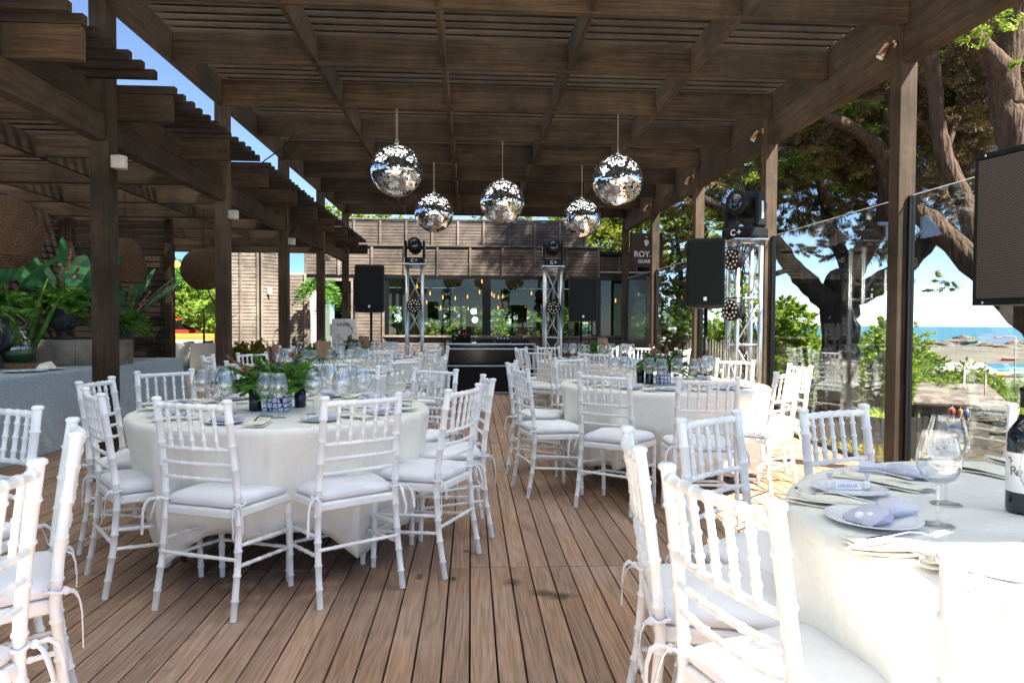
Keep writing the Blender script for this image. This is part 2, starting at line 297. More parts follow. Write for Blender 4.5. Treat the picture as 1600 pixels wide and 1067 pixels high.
def link(name, me, m, parent=None, smooth=False, bevel=0):
    if m is not None and not len(me.materials): me.materials.append(M[m] if isinstance(m, str) else m)
    if smooth: me.polygons.foreach_set('use_smooth', [True]*len(me.polygons))
    o = bpy.data.objects.new(name, me); COL.objects.link(o)
    if parent: o.parent = parent
    if bevel:
        md = o.modifiers.new('bevel', 'BEVEL'); md.width = bevel; md.segments = 2; md.limit_method = 'ANGLE'
    return o
def fastmesh(name, V, m, parent=None, quads=True):
    """V: (n,4,3) array of separate quads (or (n,3,3) triangles)"""
    n, k, _ = V.shape; me = bpy.data.meshes.new(name)
    me.vertices.add(n*k); me.vertices.foreach_set('co', V.astype(np.float32).ravel())
    me.loops.add(n*k); me.loops.foreach_set('vertex_index', np.arange(n*k, dtype=np.int32))
    me.polygons.add(n); me.polygons.foreach_set('loop_start', np.arange(0, n*k, k, dtype=np.int32)); me.polygons.foreach_set('loop_total', np.full(n, k, dtype=np.int32))
    me.update(calc_edges=True); return link(name, me, m, parent)
def tag(o, label=None, cat=None, group=None, kind=None):
    if label: o['label'] = label
    if cat: o['category'] = cat
    if group: o['group'] = group
    if kind: o['kind'] = kind
    return o
def empty(name, loc=(0, 0, 0), rz=0, label=None, cat=None, group=None):
    o = bpy.data.objects.new(name, None); COL.objects.link(o); o.location = loc; o.rotation_euler = (0, 0, rz); o.empty_display_size = .1
    return tag(o, label, cat, group)
KIDS = {}
def kids(o):
    return [c for c in bpy.data.objects if c.parent == o]
def snapshot(root):
    ch = kids(root); return [(c, snapshot(c)) for c in ch]
def dup(root, snap, loc, rz, label=None, group=None, scale=None):
    r = root.copy(); COL.objects.link(r); r.location = loc; r.rotation_euler = (0, 0, rz)
    if scale: r.scale = (scale,)*3
    if label: r['label'] = label
    if group: r['group'] = group
    def rec(sn, par):
        for o, sub in sn:
            c = o.copy(); COL.objects.link(c); c.parent = par; rec(sub, c)
    rec(snap, r); return r
def unit(v): return v/np.maximum(np.linalg.norm(v, axis=-1, keepdims=True), 1e-9)
def leafquads(C, D, L, W, rng, up=None):
    """quads at centres C pointing along D, length L, width W"""
    n = len(C); D = unit(D); s = unit(np.cross(D, unit(rng.normal(size=(n, 3)))) if up is None else np.cross(D, up))
    L = np.broadcast_to(np.asarray(L).reshape(-1, 1), (n, 1)); W = np.broadcast_to(np.asarray(W).reshape(-1, 1), (n, 1))
    a = C-D*L*.5; b = C+D*L*.5; mdl = C-D*L*.05
    return np.stack([a, mdl+s*W*.5, b, mdl-s*W*.5], axis=1)

# ================================================================== SETTING
# deck of narrow boards
mb = MB(); gap = .0036
for i in range(-92, 36):
    x0 = i*PITCHB+gap; x1 = (i+1)*PITCHB-gap
    for j in range(-1, 5):
        y0 = max(j*3.6-.16+.002, -1.7); y1 = (j+1)*3.6-.16-.002
        if j == 4: y1 = 17.4
        dz = random.uniform(-.0012, .0012)
        mb.box(x0, x1, y0, y1, -.035, dz)
tag(mb.build('deck', 'deck', bevel=.002), kind='structure')
mb = MB(); mb.box(-9.2, 3.55, -1.68, 17.4, -.30, -.08); tag(mb.build('deck_base', 'backing'), kind='structure')

# ground sheet
def ground_z(x, y):
    n = .12*math.sin(x*.9+y*.4)+.10*math.sin(x*.37-y*.8+1)+.07*math.sin(x*1.9+y*1.3)
    z = -.62+n*.6
    sx = max(0., x-6.9-.12*max(0, 20-y))
    z -= 8.6*(1-math.exp(-(sx/26.)**1.3)) if sx > 0 else 0
    if y > 30: z -= .0*y
    dsea = y+.18*x - 418 + 14*math.sin(x*.03+1) + 6*math.sin(x*.11)
    if dsea > -60 and x > 25: z -= .75*max(0, min(1, (dsea+60)/60.))**2+max(0, dsea)*.05
    # tidal lagoon on the beach
    lx, ly = (x-190)/75., (y-176)/26.; d = lx*lx+ly*ly
    if d < 1.6: z -= 1.5*max(0, 1-d/1.6)
    return z
gx = np.unique(np.concatenate([np.linspace(-400, -20, 12), np.linspace(-20, 30, 60), np.linspace(30, 120, 45), np.linspace(120, 420, 60), [700, 1500, 4000]]))
gy = np.unique(np.concatenate([np.linspace(-400, -20, 10), np.linspace(-20, 40, 60), np.linspace(40, 140, 50), np.linspace(140, 300, 54), np.linspace(304, 520, 34), [700]]))
vs = [(x, y, ground_z(x, y)) for y in gy for x in gx]; nx = len(gx)
fs = [(j*nx+i, j*nx+i+1, (j+1)*nx+i+1, (j+1)*nx+i) for j in range(len(gy)-1) for i in range(nx-1)]
m, ns, ls, p = mat('garden soil and beach sand'); g = N(ns, 'NewGeometry'); sp = N(ns, 'SeparateXYZ'); ls.new(g.outputs['Position'], sp.inputs[0])
nz = N(ns, 'TexNoise'); nz.inputs['Scale'].default_value = .8; nz.inputs['Detail'].default_value = 8; ls.new(g.outputs['Position'], nz.inputs['Vector'])
cr = N(ns, 'ValToRGB'); cr.color_ramp.elements[0].position = .35; cr.color_ramp.elements[1].position = .62; cr.color_ramp.elements[0].color = (.018, .014, .010, 1); cr.color_ramp.elements[1].color = (.085, .056, .034, 1); ls.new(nz.outputs[0], cr.inputs[0])
n2 = N(ns, 'TexNoise'); n2.inputs['Scale'].default_value = .05; n2.inputs['Detail'].default_value = 5; ls.new(g.outputs['Position'], n2.inputs['Vector'])
c2 = N(ns, 'ValToRGB'); c2.color_ramp.elements[0].position = .4; c2.color_ramp.elements[1].position = .6; c2.color_ramp.elements[0].color = (.085, .068, .05, 1); c2.color_ramp.elements[1].color = (.135, .112, .083, 1); ls.new(n2.outputs[0], c2.inputs[0])
mr = N(ns, 'MapRange'); mr.inputs['From Min'].default_value = 60; mr.inputs['From Max'].default_value = 85; ls.new(sp.outputs[0], mr.inputs[0]); mx = N(ns, 'MixRGB'); ls.new(mr.outputs[0], mx.inputs[0]); ls.new(cr.outputs[0], mx.inputs[1]); ls.new(c2.outputs[0], mx.inputs[2])
ls.new(mx.outputs[0], p.inputs['Base Color']); p.inputs['Roughness'].default_value = .95
bp = N(ns, 'Bump'); bp.inputs['Strength'].default_value = 1; bp.inputs['Distance'].default_value = .15; ls.new(nz.outputs[0], bp.inputs['Height']); ls.new(bp.outputs[0], p.inputs['Normal'])
tag(MB().add(vs, fs).build('ground', m, smooth=True), kind='structure')
# sea
SEA = -9.95
m, ns, ls, p = mat('sea water'); g = N(ns, 'NewGeometry'); mp = N(ns, 'Mapping'); mp.inputs['Scale'].default_value = (.02, .09, 1); ls.new(g.outputs['Position'], mp.inputs[0])
nz = N(ns, 'TexNoise'); nz.inputs['Scale'].default_value = 1; nz.inputs['Detail'].default_value = 8; ls.new(mp.outputs[0], nz.inputs['Vector'])
cr = N(ns, 'ValToRGB'); e = cr.color_ramp.elements; e[0].position = .3; e[0].color = (.006, .060, .10, 1); e[1].position = .63; e[1].color = (.018, .125, .165, 1); x = e.new(.70); x.color = (.55, .62, .64, 1)
ls.new(nz.outputs[0], cr.inputs[0]); ls.new(cr.outputs[0], p.inputs['Base Color']); p.inputs['Roughness'].default_value = .35
bp = N(ns, 'Bump'); bp.inputs['Strength'].default_value = .6; bp.inputs['Distance'].default_value = .6; n2 = N(ns, 'TexNoise'); n2.inputs['Scale'].default_value = .35; n2.inputs['Detail'].default_value = 6; ls.new(g.outputs['Position'], n2.inputs['Vector']); ls.new(n2.outputs[0], bp.inputs['Height']); ls.new(bp.outputs[0], p.inputs['Normal'])
mb = MB(); mb.add([(-6000, 60, SEA), (20000, 60, SEA), (20000, 26000, SEA), (-6000, 26000, SEA)], [(0, 1, 2, 3)]); tag(mb.build('sea', m), kind='structure')

# ------------------------------------------------------------------ pergolas
PY = [5.5+2.55*k for k in range(-2, 5)]      # post line
XL, XR = -2.84, 3.57
def bx(mb, *a): mb.box(*a); return mb
up_ = empty('pergola', (0, 0, 0), 0, 'tall brown timber pergola with slatted roof over the tables, mirror balls hanging below', 'pergola')
for k, y in enumerate(PY):
    for sx in (XL, XR):
        top = 4.02
        bx(MB(), sx-.07, sx+.07, y-.07, y+.07, 0, top).build('post', 'woodz', up_, bevel=.004)
# big double beam along the right
for k in range(len(PY)-1):
    y0, y1 = PY[k]+.071, PY[k+1]-.071
    bx(MB(), XR-.055, XR+.055, y0, y1, 3.385, 3.675).build('beam', 'woody', up_, bevel=.003)
    bx(MB(), XR-.025, XR+.03, y0, y1, 3.679, 4.0).build('rim_board', 'woody', up_, bevel=.003)
    bx(MB(), XL-.025, XL+.025, y0, y1, 3.69, 3.98).build('rim_board', 'woody', up_, bevel=.003)
JY = [5.43+1.272*k for k in range(-4, 9)]
for y in JY: bx(MB(), XL+.027, XR-.027 if y > 5 else XR-.027, y-.024, y+.024, 3.69, 3.975).build('joist', 'woodx', up_, bevel=.003)
for x in (-1.485, -.27, .955, 2.17):
    mb = MB()
    for a, b in zip(JY[:-1], JY[1:]): mb.box(x-.022, x+.022, a+.026, b-.026, 3.70, 3.965)
    mb.build('blocking', 'woody', up_, bevel=.003)
mb = MB(); y = -.2
while y < JY[-1]+.05:
    j = random.uniform(-.012, .012); mb.box(XL-.10+j, XR+.10+j, y-.022, y+.022, 4.025, 4.12); y += .15
mb.build('slats', 'woodx', up_, bevel=.002)
MB().add([(XL-.09, -.22, 4.137), (XR+.09, -.22, 4.137), (XR+.09, JY[-1]+.06, 4.137), (XL-.09, JY[-1]+.06, 4.137)], [(0, 1, 2, 3)]).build('diffuser_sheet', 'diffuser', up_)  # added sheet, softens the light under the tall roof
# low pergola on the left
lp = empty('pergola', (-6, 0, 0), 0, 'low dark timber pergola on the left with joist ends sticking out, over the buffet', 'pergola')
def P2(mb, name, m, bev=.003):
    o = mb.build(name, m, lp, bevel=bev); o.location = (6, 0, 0); return o
XW = -8.9
for k in range(len(PY)-1):
    y0, y1 = PY[k]+.071, PY[k+1]-.071
    P2(bx(MB(), XL-.055, XL+.045, y0, y1, 2.615, 2.815), 'beam', 'woody')
    P2(bx(MB(), XW-.055, XW+.045, y0, y1, 2.615, 2.845), 'beam', 'woody')
for y in PY: P2(bx(MB(), XW-.07, XW+.07, y-.07, y+.07, 0, 2.81), 'post', 'woodz')
LJ = [5.62+1.273*k for k in range(-5, 9)]
for y in LJ:
    P2(bx(MB(), XW-.4, -2.36+random.uniform(-.01, .01), y-.026, y+.026, 2.82, 3.03), 'joist', 'woodx')
for x in (-3.9+1.2, -4.2, -5.4, -6.6, -7.8):
    if x > -3.9: x = XL
    mb = MB()
    for a, b in zip(LJ[:-1], LJ[1:]): mb.box(x-.022, x+.022, a+.03, b-.03, 2.83, 3.02)
    P2(mb, 'blocking', 'woody')
mb = MB(); y = LJ[0]
k = 0
while y < LJ[-1]+.1:
    e0 = -2.345+random.uniform(-.012, .012)
    for q in PY:
        if abs(y-q) < .11: e0 = XL-.075
    mb.box(XW-.45, e0, y-.028, y+.028, 3.034, 3.098); y += 1.273/7; k += 1
P2(mb, 'slats', 'woodx', .002)
P2(MB().add([(XW-.4, LJ[0], 3.106), (XL-.12, LJ[0], 3.106), (XL-.12, LJ[-1], 3.106), (XW-.4, LJ[-1], 3.106)], [(0, 1, 2, 3)]), 'diffuser_sheet', 'diffuseropen', 0)  # added sheet, lets soft light down over the buffet
# light boxes on the left posts
lamp0 = empty('wall_light', (0, 0, 0), 0, None, 'wall light', 'white drum lights on the left posts')
prof = [(.044, -.05), (.047, -.046), (.047, .046), (.044, .05)]
mb = MB(); mb.lathe(prof, 20, (.055, 0, 0)); mb.box(0, .05, -.047, .047, -.048, .048); mb.build('lamp_shade', basic('pale grey drum', (.42, .40, .36), (.34, .32, .29), rough=.6, scale=20), lamp0, smooth=False, bevel=.003)
mb = MB(); mb.box(-.004, .006, -.03, .03, -.035, .035); mb.build('mount', 'brass', lamp0)
sn = snapshot(lamp0)
for k, (y, lab) in enumerate(zip(PY[2:6], ('white drum light on the nearest left post', 'white drum light on the second left post', 'small white drum light on the third left post', 'farthest small white drum light, on the fourth left post'))):
    if k == 0: lamp0.location = (XL+.072, y, 2.47); lamp0['label'] = lab
    else: dup(lamp0, sn, (XL+.072, y, 2.47), 0, lab)
# swivel spots on the right posts
sp0 = empty('spotlight', (0, 0, 0), 0, None, 'spotlight', 'brass spots on the right posts')
MB().lathe([(.03, -.004), (.032, 0), (.032, .025), (.02, .035)], 16).build('mount', 'brass', sp0, True).rotation_euler = (0, R(-90), 0)
o = MB().lathe([(.036, -.06), (.038, -.055), (.034, .05), (.026, .06)], 18).build('head', 'brass', sp0, True); o.location = (-.10, 0, -.06); o.rotation_euler = (R(12), R(35), 0)
o2 = MB().lathe([(.028, 0), (.028, .004)], 16).build('lens', 'china', sp0); o2.location = (-.136, .012, -.111); o2.rotation_euler = (R(12), R(35), 0)
MB().tube([(-.03, 0, 0), (-.075, 0, -.01), (-.09, 0, -.035)], .012).build('arm', 'brass', sp0, True)
sn = snapshot(sp0)
for k, (y, lab) in enumerate(zip(PY[2:6], ('brass spotlight at the top of the nearest right post', 'brass spotlight on the second right post', 'small brass spotlight on the third right post', 'farthest brass spotlight, on the fourth right post'))):
    loc = (XR-.071, y, 3.56)
    if k == 0: sp0.location = loc; sp0['label'] = lab
    else: dup(sp0, sn, loc, 0, lab)

# windscreen: glass panels between the right posts
wlab = ['tall glass windscreen pane nearest the camera, behind the right speaker', 'big glass windscreen pane between the first two right posts', 'glass windscreen pane behind the right truss tower', 'glass windscreen pane between third and fourth right posts', 'farthest glass windscreen pane beside the building']
for k, (a, b) in enumerate(zip(PY[1:6], PY[2:7])):
    e_ = empty('windscreen', (XR+.03, a, 0), 0, wlab[k], 'glass screen', 'glass windscreens along the right edge')
    def W(mb, n, mm, s=False): o = mb.build(n, mm, e_, s); o.location = (-(XR+.03), -a, 0); return o
    X = XR+.03
    W(bx(MB(), X-.005, X+.005, a+.10, b-.10, .03, 2.30), 'pane', 'screen')
    W(bx(MB(), X-.006, X+.006, a+.10, b-.10, 2.301, 2.307), 'edge_highlight', 'china')  # white strip standing in for the highlight along the glass top
    W(bx(MB(), X-.025, X+.025, a+.072, a+.10, .0, 2.30), 'frame', 'frame'); W(bx(MB(), X-.025, X+.025, b-.10, b-.072, .0, 2.30), 'frame', 'frame')
    W(bx(MB(), X-.02, X+.02, a+.10, b-.10, 0, .03), 'frame', 'frame')
# dark aluminium profiles on the right side of the posts
# ------------------------------------------------------------------ BUILDING
YB = 18.0
bd = empty('building', (1, YB, 0), 0, 'slat clad restaurant building with wide windows behind the music desk', 'building')
def B(mb, n, mm, s=False, bev=0, par=None):
    o = mb.build(n, mm, par or bd, s, bev)
    if par is None: o.location = (-1, -YB, 0)
    return o
def cladding(x0, x1, y, z0, z1, mm, name, pitch=.087, seed=0, batt=1.05, out=None):
    rr = random.Random(seed); mb = MB(); z = z0
    while z < z1-.02:
        j = rr.uniform(-.004, .004); mb.box(x0, x1, y-.028+j, y-.004, z+.007, min(z+pitch-.007, z1)); z += pitch
    B(mb, name, mm)
    B(bx(MB(), x0, x1, y-.002, y+.12, z0, z1), 'wall', 'backing')
    n = max(1, round((x1-x0)/batt))
    for i in range(n+1):
        x = x0+.03+(x1-x0-.06)*i/n; B(bx(MB(), x-.03, x+.03, y-.058, y-.034, z0-.02, z1+.02), 'batten', mm, bev=.003)
def xat(px, y): return at(px, 500, y).x
# parapet set back, fascia, lower fascia to the right
cladding(xat(470, 19), xat(915, 19), 19.0, 3.2, 4.06, 'slatwall', 'upper_cladding', seed=1, batt=.72)
B(bx(MB(), xat(468, 19), xat(917, 19), 18.93, 19.1, 4.085, 4.12), 'coping', 'slatwall')
cladding(-4.3, xat(936, 18), 18.0, 2.50, 3.22, 'slatwall', 'fascia_cladding', seed=2, batt=.86)
B(bx(MB(), -4.3, xat(937, 18), 17.93, 18.9, 3.245, 3.28), 'coping', 'slatwall')
cladding(xat(937, 18.3), xat(978, 18.3)+.3, 18.3, 2.45, 3.05, 'slatwall', 'side_cladding', seed=3, batt=.6)
cladding(xat(600, 18), xat(985, 18), 18.0, -.02, .86, 'slatwall', 'base_cladding', seed=4, batt=1.5)
B(bx(MB(), xat(600, 18), xat(985, 18), 17.9, 18.1, .88, .93), 'sill', 'slatpale', bev=.004)
B(bx(MB(), -4.3, xat(1000, 18), 17.95, 18.1, 2.41, 2.49), 'lintel', 'frame')
# window frames and panes
wx = [xat(p_, 18) for p_ in (604, 763, 870, 935, 985)]
for a, b in zip(wx[:-1], wx[1:]):
    wf = B(bx(bx(MB(), a-.04, a+.055, 17.97, 18.08, .932, 2.408), b-.055, b-.045, 17.99, 18.06, .932, 2.408), 'window_frame', 'frame')
    o = bx(MB(), a+.056, b-.056, 18.02, 18.028, .935, 2.405).build('pane', 'window', wf)
B(bx(MB(), wx[1]-.16, wx[1]+.06, 17.94, 18.07, .934, 2.40), 'pillar', 'frame')
# glazed corner at the right, with a pale edge post
B(bx(MB(), xat(1009, 17.2), xat(1014, 17.2), 17.15, 17.25, 0, 2.45), 'corner_post', 'slatpale')
wf = B(bx(MB(), xat(978, 17.2), xat(1009, 17.2), 17.15, 17.22, 2.38, 2.46), 'window_frame', 'frame')
bx(MB(), xat(979, 17.2), xat(1009, 17.2), 17.18, 17.19, .03, 2.38).build('pane', 'window', wf)
B(bx(MB(), xat(976, 17.2), xat(979, 17.2), 17.12, 17.25, 0, 2.46), 'corner_post', 'frame')
# right side and roof, interior
B(bx(MB(), 4.7, 4.85, 18.1, 26.5, -.3, 3.0), 'side_wall', 'backing')
B(bx(MB(), -4.3, 4.7, 18.2, 26.5, 3.10, 3.19), 'roof', 'backing')
B(bx(MB(), -4.3, 4.7, 18.12, 26.5, -.02, .02), 'floor', 'conc')
B(bx(MB(), -4.3, 4.7, 18.15, 26.5, 2.62, 2.66), 'ceiling', 'wallcream')
mb = MB(); mb.box(-4.3, 4.7, 26.3, 26.4, 1.9, 2.6); mb.box(-4.3, 4.7, 26.3, 26.4, .02, .75)
for x in (-4.2, -2.2, -.2, 1.8, 3.8): mb.box(x, x+.35, 26.28, 26.42, .75, 1.9)
B(mb, 'rear_wall', 'wallcream')
B(bx(MB(), -1.9, -1.75, 19, 22.5, .02, 2.6), 'partition', 'wallcream'); B(bx(MB(), 2.5, 2.95, 21.5, 21.9, .02, 2.6), 'interior_column', 'wallcream'); B(bx(MB(), .3, 1.45, 24, 24.1, 1.75, 2.6), 'hanging_panel', 'wallcream')
# doorway on the left of the building
xa, xb = xat(481, 18), xat(552, 18)
cladding(xat(446, 18.0), xa-.02, 17.98, 0, 2.5, 'slatpale', 'wall_cladding', seed=9, batt=.5)
cladding(xb+.05, wx[0]-.05, 17.98, 0, 2.41, 'slatwall', 'wall_cladding', seed=10, batt=.9)
df = B(bx(bx(bx(MB(), xa-.015, xa+.06, 17.93, 18.05, 0, 2.405), xb-.05, xb, 17.95, 18.05, 0, 2.405), xa+.06, xb-.05, 17.95, 18.05, 2.33, 2.405), 'door_frame', 'slatpale')
B(bx(MB(), xb-.9, xb-.06, 17.99, 18.0, .05, 2.32), 'glass_door', 'window')
# bay in pale cladding, square face then a splayed face
xc0, xc1 = xat(352, 17.2), xat(405, 17.2); xd = xat(449, 17.96)
def splay(p, q, z0, z1, mm, seed, batt=.42):
    rr = random.Random(seed); p, q = Vector(p), Vector(q); d = (q-p); L = d.length; ang = math.atan2(d.y, d.x); mt = Matrix.Translation(p)@Matrix.Rotation(ang, 4, 'Z')
    mb = MB(); z = z0
    while z < z1-.02: mb.box(0, L, -.028+rr.uniform(-.004, .004), -.004, z+.008, min(z+.079, z1), mt); z += .087
    B(mb, 'bay_cladding', mm); B(bx(MB(), 0, L, -.002, .1, z0, z1, mt), 'wall', 'backing')
    n = max(1, round(L/batt))
    for i in range(n+1): x = .02+(L-.04)*i/n; B(bx(MB(), x-.028, x+.028, -.052, -.034, z0, z1+.03, mt), 'batten', mm, bev=.003)
def bx(mb, *a): mb.box(*a); return mb
splay((xat(349, 17.2), 17.2, 0), (xc1, 17.2, 0), .0, 3.0, 'slatpale', 5)
splay((xc1+.02, 17.21, 0), (xd, 17.93, 0), .0, 3.0, 'slatpale', 6, .6)
splay((xat(349, 17.2)-.02, 23, 0), (xat(349, 17.2)-.02, 17.22, 0), .0, 3.0, 'slatpale', 7, .6)
bx(MB(), 0, .1, 0, .012, 0, .18).build('notice_plate', 'china', bd).location = (xat(418, 17.3)-1, 17.33-YB, 1.95)
B(bx(MB(), -4.25, -2.6, 21.6, 21.7, 0.03, 2.6), 'dark_backdrop', 'backing')  # black panel added to make the room behind the door dark
# string lights inside the dining room
def string(name, pts, n, lab, sag=.25, b=.016):
    e_ = empty(name, pts[0], 0, lab, 'string lights', 'warm string lights in the building'); P0 = Vector(pts[0])
    path = []
    for i in range(len(pts)-1):
        a, c = Vector(pts[i]), Vector(pts[i+1])
        for t in range(0, 10): u_ = t/10; path.append(a.lerp(c, u_)-Vector((0, 0, sag*4*u_*(1-u_)))-P0)
    path.append(Vector(pts[-1])-P0)
    MB().tube(path, .005, 5).build('cable', 'black', e_)
    b0 = None
    for i in range(n):
        q = path[int((i+.5)/n*(len(path)-1))]
        if b0 is None: b0 = MB().lathe([(.008, .03), (.012, .0), (b*.9, -.03), (b, -.05), (b*.6, -.08), (.004, -.088)], 10).build('bulb', 'bulb', e_, True); o = b0
        else: o = b0.copy(); COL.objects.link(o)
        o.location = q
string('string_lights', [(-1.5, 19.2, 2.3), (.25, 20, 2.2), (2.6, 22, 2.55)], 11, 'string of warm bulbs across the dining room near the windows')
string('string_lights', [(.3, 19.0, 2.45), (1.1, 22.5, 2.2), (2.3, 25.5, 2.2)], 12, 'string of warm bulbs running back into the dining room', .2)
string('string_lights', [(-1.7, 22.8, 2.1), (.6, 23.2, 2.0), (2.2, 23.6, 2.1)], 9, 'string of warm bulbs at the back of the dining room', .3)
string('string_lights', [(2.9, 19.2, 2.1), (3.6, 19.4, 1.95), (4.5, 19.4, 2.2)], 3, 'three warm bulbs behind the right hand window', .15)
for k, (x, z, lab) in enumerate([(xat(740, 21), 1.62, 'upper round white glare spot seen through the left window'), (xat(742, 21), 1.36, 'lower round white glare spot seen through the left window')]):  # glowing balls standing in for bright reflections in the glass
    e_ = empty('glare_spot', (x, 21, z), 0, lab, 'lamp', 'round white glare spots in the window')
    MB().sphere((0, 0, 0), .09, 14, 10).build('globe', 'whiteglare', e_, True); MB().tube([(0, 0, .09), (0, 0, 2.6-z)], .006, 5).build('cord', 'black', e_)

# ================================================================== CHAIRS
def bamboo(pts, r0, r1, nodes, n=10, node=.0035, cap=True):
    """turned rod with bamboo rings, along a polyline"""
    pts = [Vector(p) for p in pts]; L = [0]
    for a, b in zip(pts[:-1], pts[1:]): L.append(L[-1]+(b-a).length)
    tot = L[-1]
    def P(s):
        for i in range(len(pts)-1):
            if s <= L[i+1]+1e-9: return pts[i].lerp(pts[i+1], (s-L[i])/(L[i+1]-L[i]))
        return pts[-1]
    ss = {0: 0, tot: 0}
    for l in L: ss[l] = 0
    ss[.0012] = 0; ss[tot-.0012] = 0
    for t in nodes:
        s = t*tot
        for d, k in ((-.007, 0), (-.003, 1), (.003, 1), (.007, 0)): ss[min(max(s+d, 0), tot)] = k
    keys = sorted(ss); mb = MB()
    mb.tube([P(s) for s in keys], [r0+(r1-r0)*s/tot+ss[s]*node for s in keys], n, cap); return mb
def build_chair():
    c = empty('banquet_chair', (0, 0, 0), 0, None, 'chair')
    for s in (-1, 1):
        o = bamboo([(s*.200, -.01, 0), (s*.194, .028, .22), (s*.188, .045, .43), (s*.184, .035, .56), (s*.180, .012, .74), (s*.178, -.012, .905)], .0135, .0165, (.09, .2, .31, .43, .56, .69, .80, .91), 12)
        o.lathe([(.0165, 0), (.021, .003), (.021, .012), (.014, .017)], 12, (s*.178, -.013, .903))
        o.build('rear_leg', 'white', c, True)
        bamboo([(s*.192, .402, 0), (s*.190, .390, .43)], .0125, .0175, (.12, .35, .6, .82), 12).build('front_leg', 'white', c, True)
        for z, q in ((.30, .004), (.215, .012)):
            bamboo([(s*.192, .035-q, z), (s*.192, .392, z-.03)], .0085, .0085, (.2, .4, .6, .8), 8, .002).build('stretcher', 'white', c, True)
    for z, y in ((.245, .022),): bamboo([(-.193, y, z), (.193, y, z)], .0085, .0085, (.2, .4, .6, .8), 8, .002).build('stretcher', 'white', c, True)
    for z in (.27, .185): bamboo([(-.190, .394, z), (.190, .394, z)], .0085, .0085, (.2, .4, .6, .8), 8, .002).build('stretcher', 'white', c, True)
    def arc(z, y, w, bow): return [(w*t, y-bow*(1-t*t), z) for t in np.linspace(-1, 1, 9)]
    bamboo(arc(.885, -.012, .176, .018), .0125, .0125, (.08, .22, .36, .5, .64, .78, .92), 10, .0025).build('top_rail', 'white', c, True)
    for z, y in ((.705, .012), (.640, .02), (.575, .03)):
        bamboo(arc(z, y, .18, .016), .0095 if z > .7 else .0085, .0095 if z > .7 else .0085, (.15, .32, .5, .68, .85), 8, .002).build('back_rail', 'white', c, True)
    for x in (-.116, -.058, 0, .058, .116):
        b1 = .018*(1-(x/.176)**2); b2 = .016*(1-(x/.18)**2)
        bamboo([(x, .012-b2, .71), (x, 0-(b1+b2)/2, .80), (x, -.012-b1, .88)], .0085, .0085, (.2, .5, .8), 8, .003).build('spindle', 'white', c, True)
    # seat frame (rounded front)
    def seat_outline(wb, wf, y0, y1, rad=.05, n=5):
        pts = []
        for (cx, cy, a0) in ((wf-rad, y1-rad, 0), (-wf+rad, y1-rad, 90)):
            for i in range(n+1): a = R(a0+90*i/n); pts.append((cx+rad*math.cos(a), cy+rad*math.sin(a)))
        pts.append((-wb, y0)); pts.append((wb, y0)); return pts
    def slab(out, prof):
        n = len(out); vs = []; cx = 0; cy = sum(p[1] for p in out)/n
        for ins, z in prof:
            for (x, y) in out:
                d = math.hypot(x-cx, y-cy); k = (d-ins)/d; vs.append((cx+(x-cx)*k, cy+(y-cy)*k, z))
        fs = [(i*n+j, i*n+(j+1) % n, (i+1)*n+(j+1) % n, (i+1)*n+j) for i in range(len(prof)-1) for j in range(n)]
        fs.append(tuple(range(n))[::-1]); fs.append(tuple((len(prof)-1)*n+j for j in range(n))); return MB().add(vs, fs)
    slab(seat_outline(.175, .212, .035, .425), [(.01, .405), (0, .412), (0, .438), (.008, .447)]).build('seat', 'white', c, bevel=.003)
    # cushion, softly domed grid
    out = seat_outline(.168, .205, .045, .42, .07, 7); out2 = []
    for i in range(len(out)):
        a, b = out[i], out[(i+1) % len(out)]; m_ = max(1, int(math.hypot(a[0]-b[0], a[1]-b[1])/.04))
        for k in range(m_): out2.append((a[0]+(b[0]-a[0])*k/m_, a[1]+(b[1]-a[1])*k/m_))
    prof = [(.03, .449), (.006, .452), (-.002, .462), (-.004, .474), (.004, .487), (.022, .497), (.055, .504), (.11, .509), (.16, .510)]
    cu = slab(out2, prof); rr = random.Random(3)
    for i in range(len(cu.v)):
        v = cu.v[i]
        if v[2] > .456: cu.v[i] = (v[0]*(1+.01*math.sin(v[1]*60)), v[1]+.003*math.sin(v[0]*50), v[2]+.003*math.sin(v[0]*23+1)*math.cos(v[1]*19)+.0012*math.sin(v[1]*70+v[0]*25))
    cush = cu.build('cushion', 'cushion', c, True)
    def strip(pts, wdt, nrm):
        mb = MB(); pts = [Vector(p) for p in pts]; nrm = Vector(nrm).normalized(); vs = []
        for i, p_ in enumerate(pts):
            d = (pts[min(i+1, len(pts)-1)]-pts[max(0, i-1)]).normalized(); s_ = d.cross(nrm).normalized()*wdt/2; vs += [p_-s_, p_+s_, p_+s_+nrm*.0012, p_-s_+nrm*.0012]
        fs = []
        for i in range(len(pts)-1):
            a = i*4; fs += [(a, a+1, a+5, a+4), (a+3, a+7, a+6, a+2), (a, a+4, a+7, a+3), (a+1, a+2, a+6, a+5)]
        return mb.add(vs, fs)
    for s in (-1, 1):
        k = 1 if s > 0 else .86
        mb = MB().tube([(s*.19+.024*math.cos(t), .044+.024*math.sin(t), .475+.004*math.sin(3*t)) for t in np.linspace(0, 2*math.pi, 13)], .0055, 6)
        mb.sphere((s*.205, .018, .475), .011, 8, 6); mb.build('tie', 'ribbon', cush, True)
        strip([(s*.205, .014, .475), (s*.225, .0, .478), (s*.243, -.012, .46), (s*.252, -.018, .42), (s*.256, -.02, .375*k)], .013, (.2*s, 1, .15)).build('ribbon_end', 'ribbon', cush, True)
        strip([(s*.205, .012, .474), (s*.198, -.008, .463), (s*.202, -.018, .43), (s*.212, -.022, .39), (s*.208, -.020, .345/k)], .013, (.3, 1, .0)).build('ribbon_end', 'ribbon', cush, True)
    return c
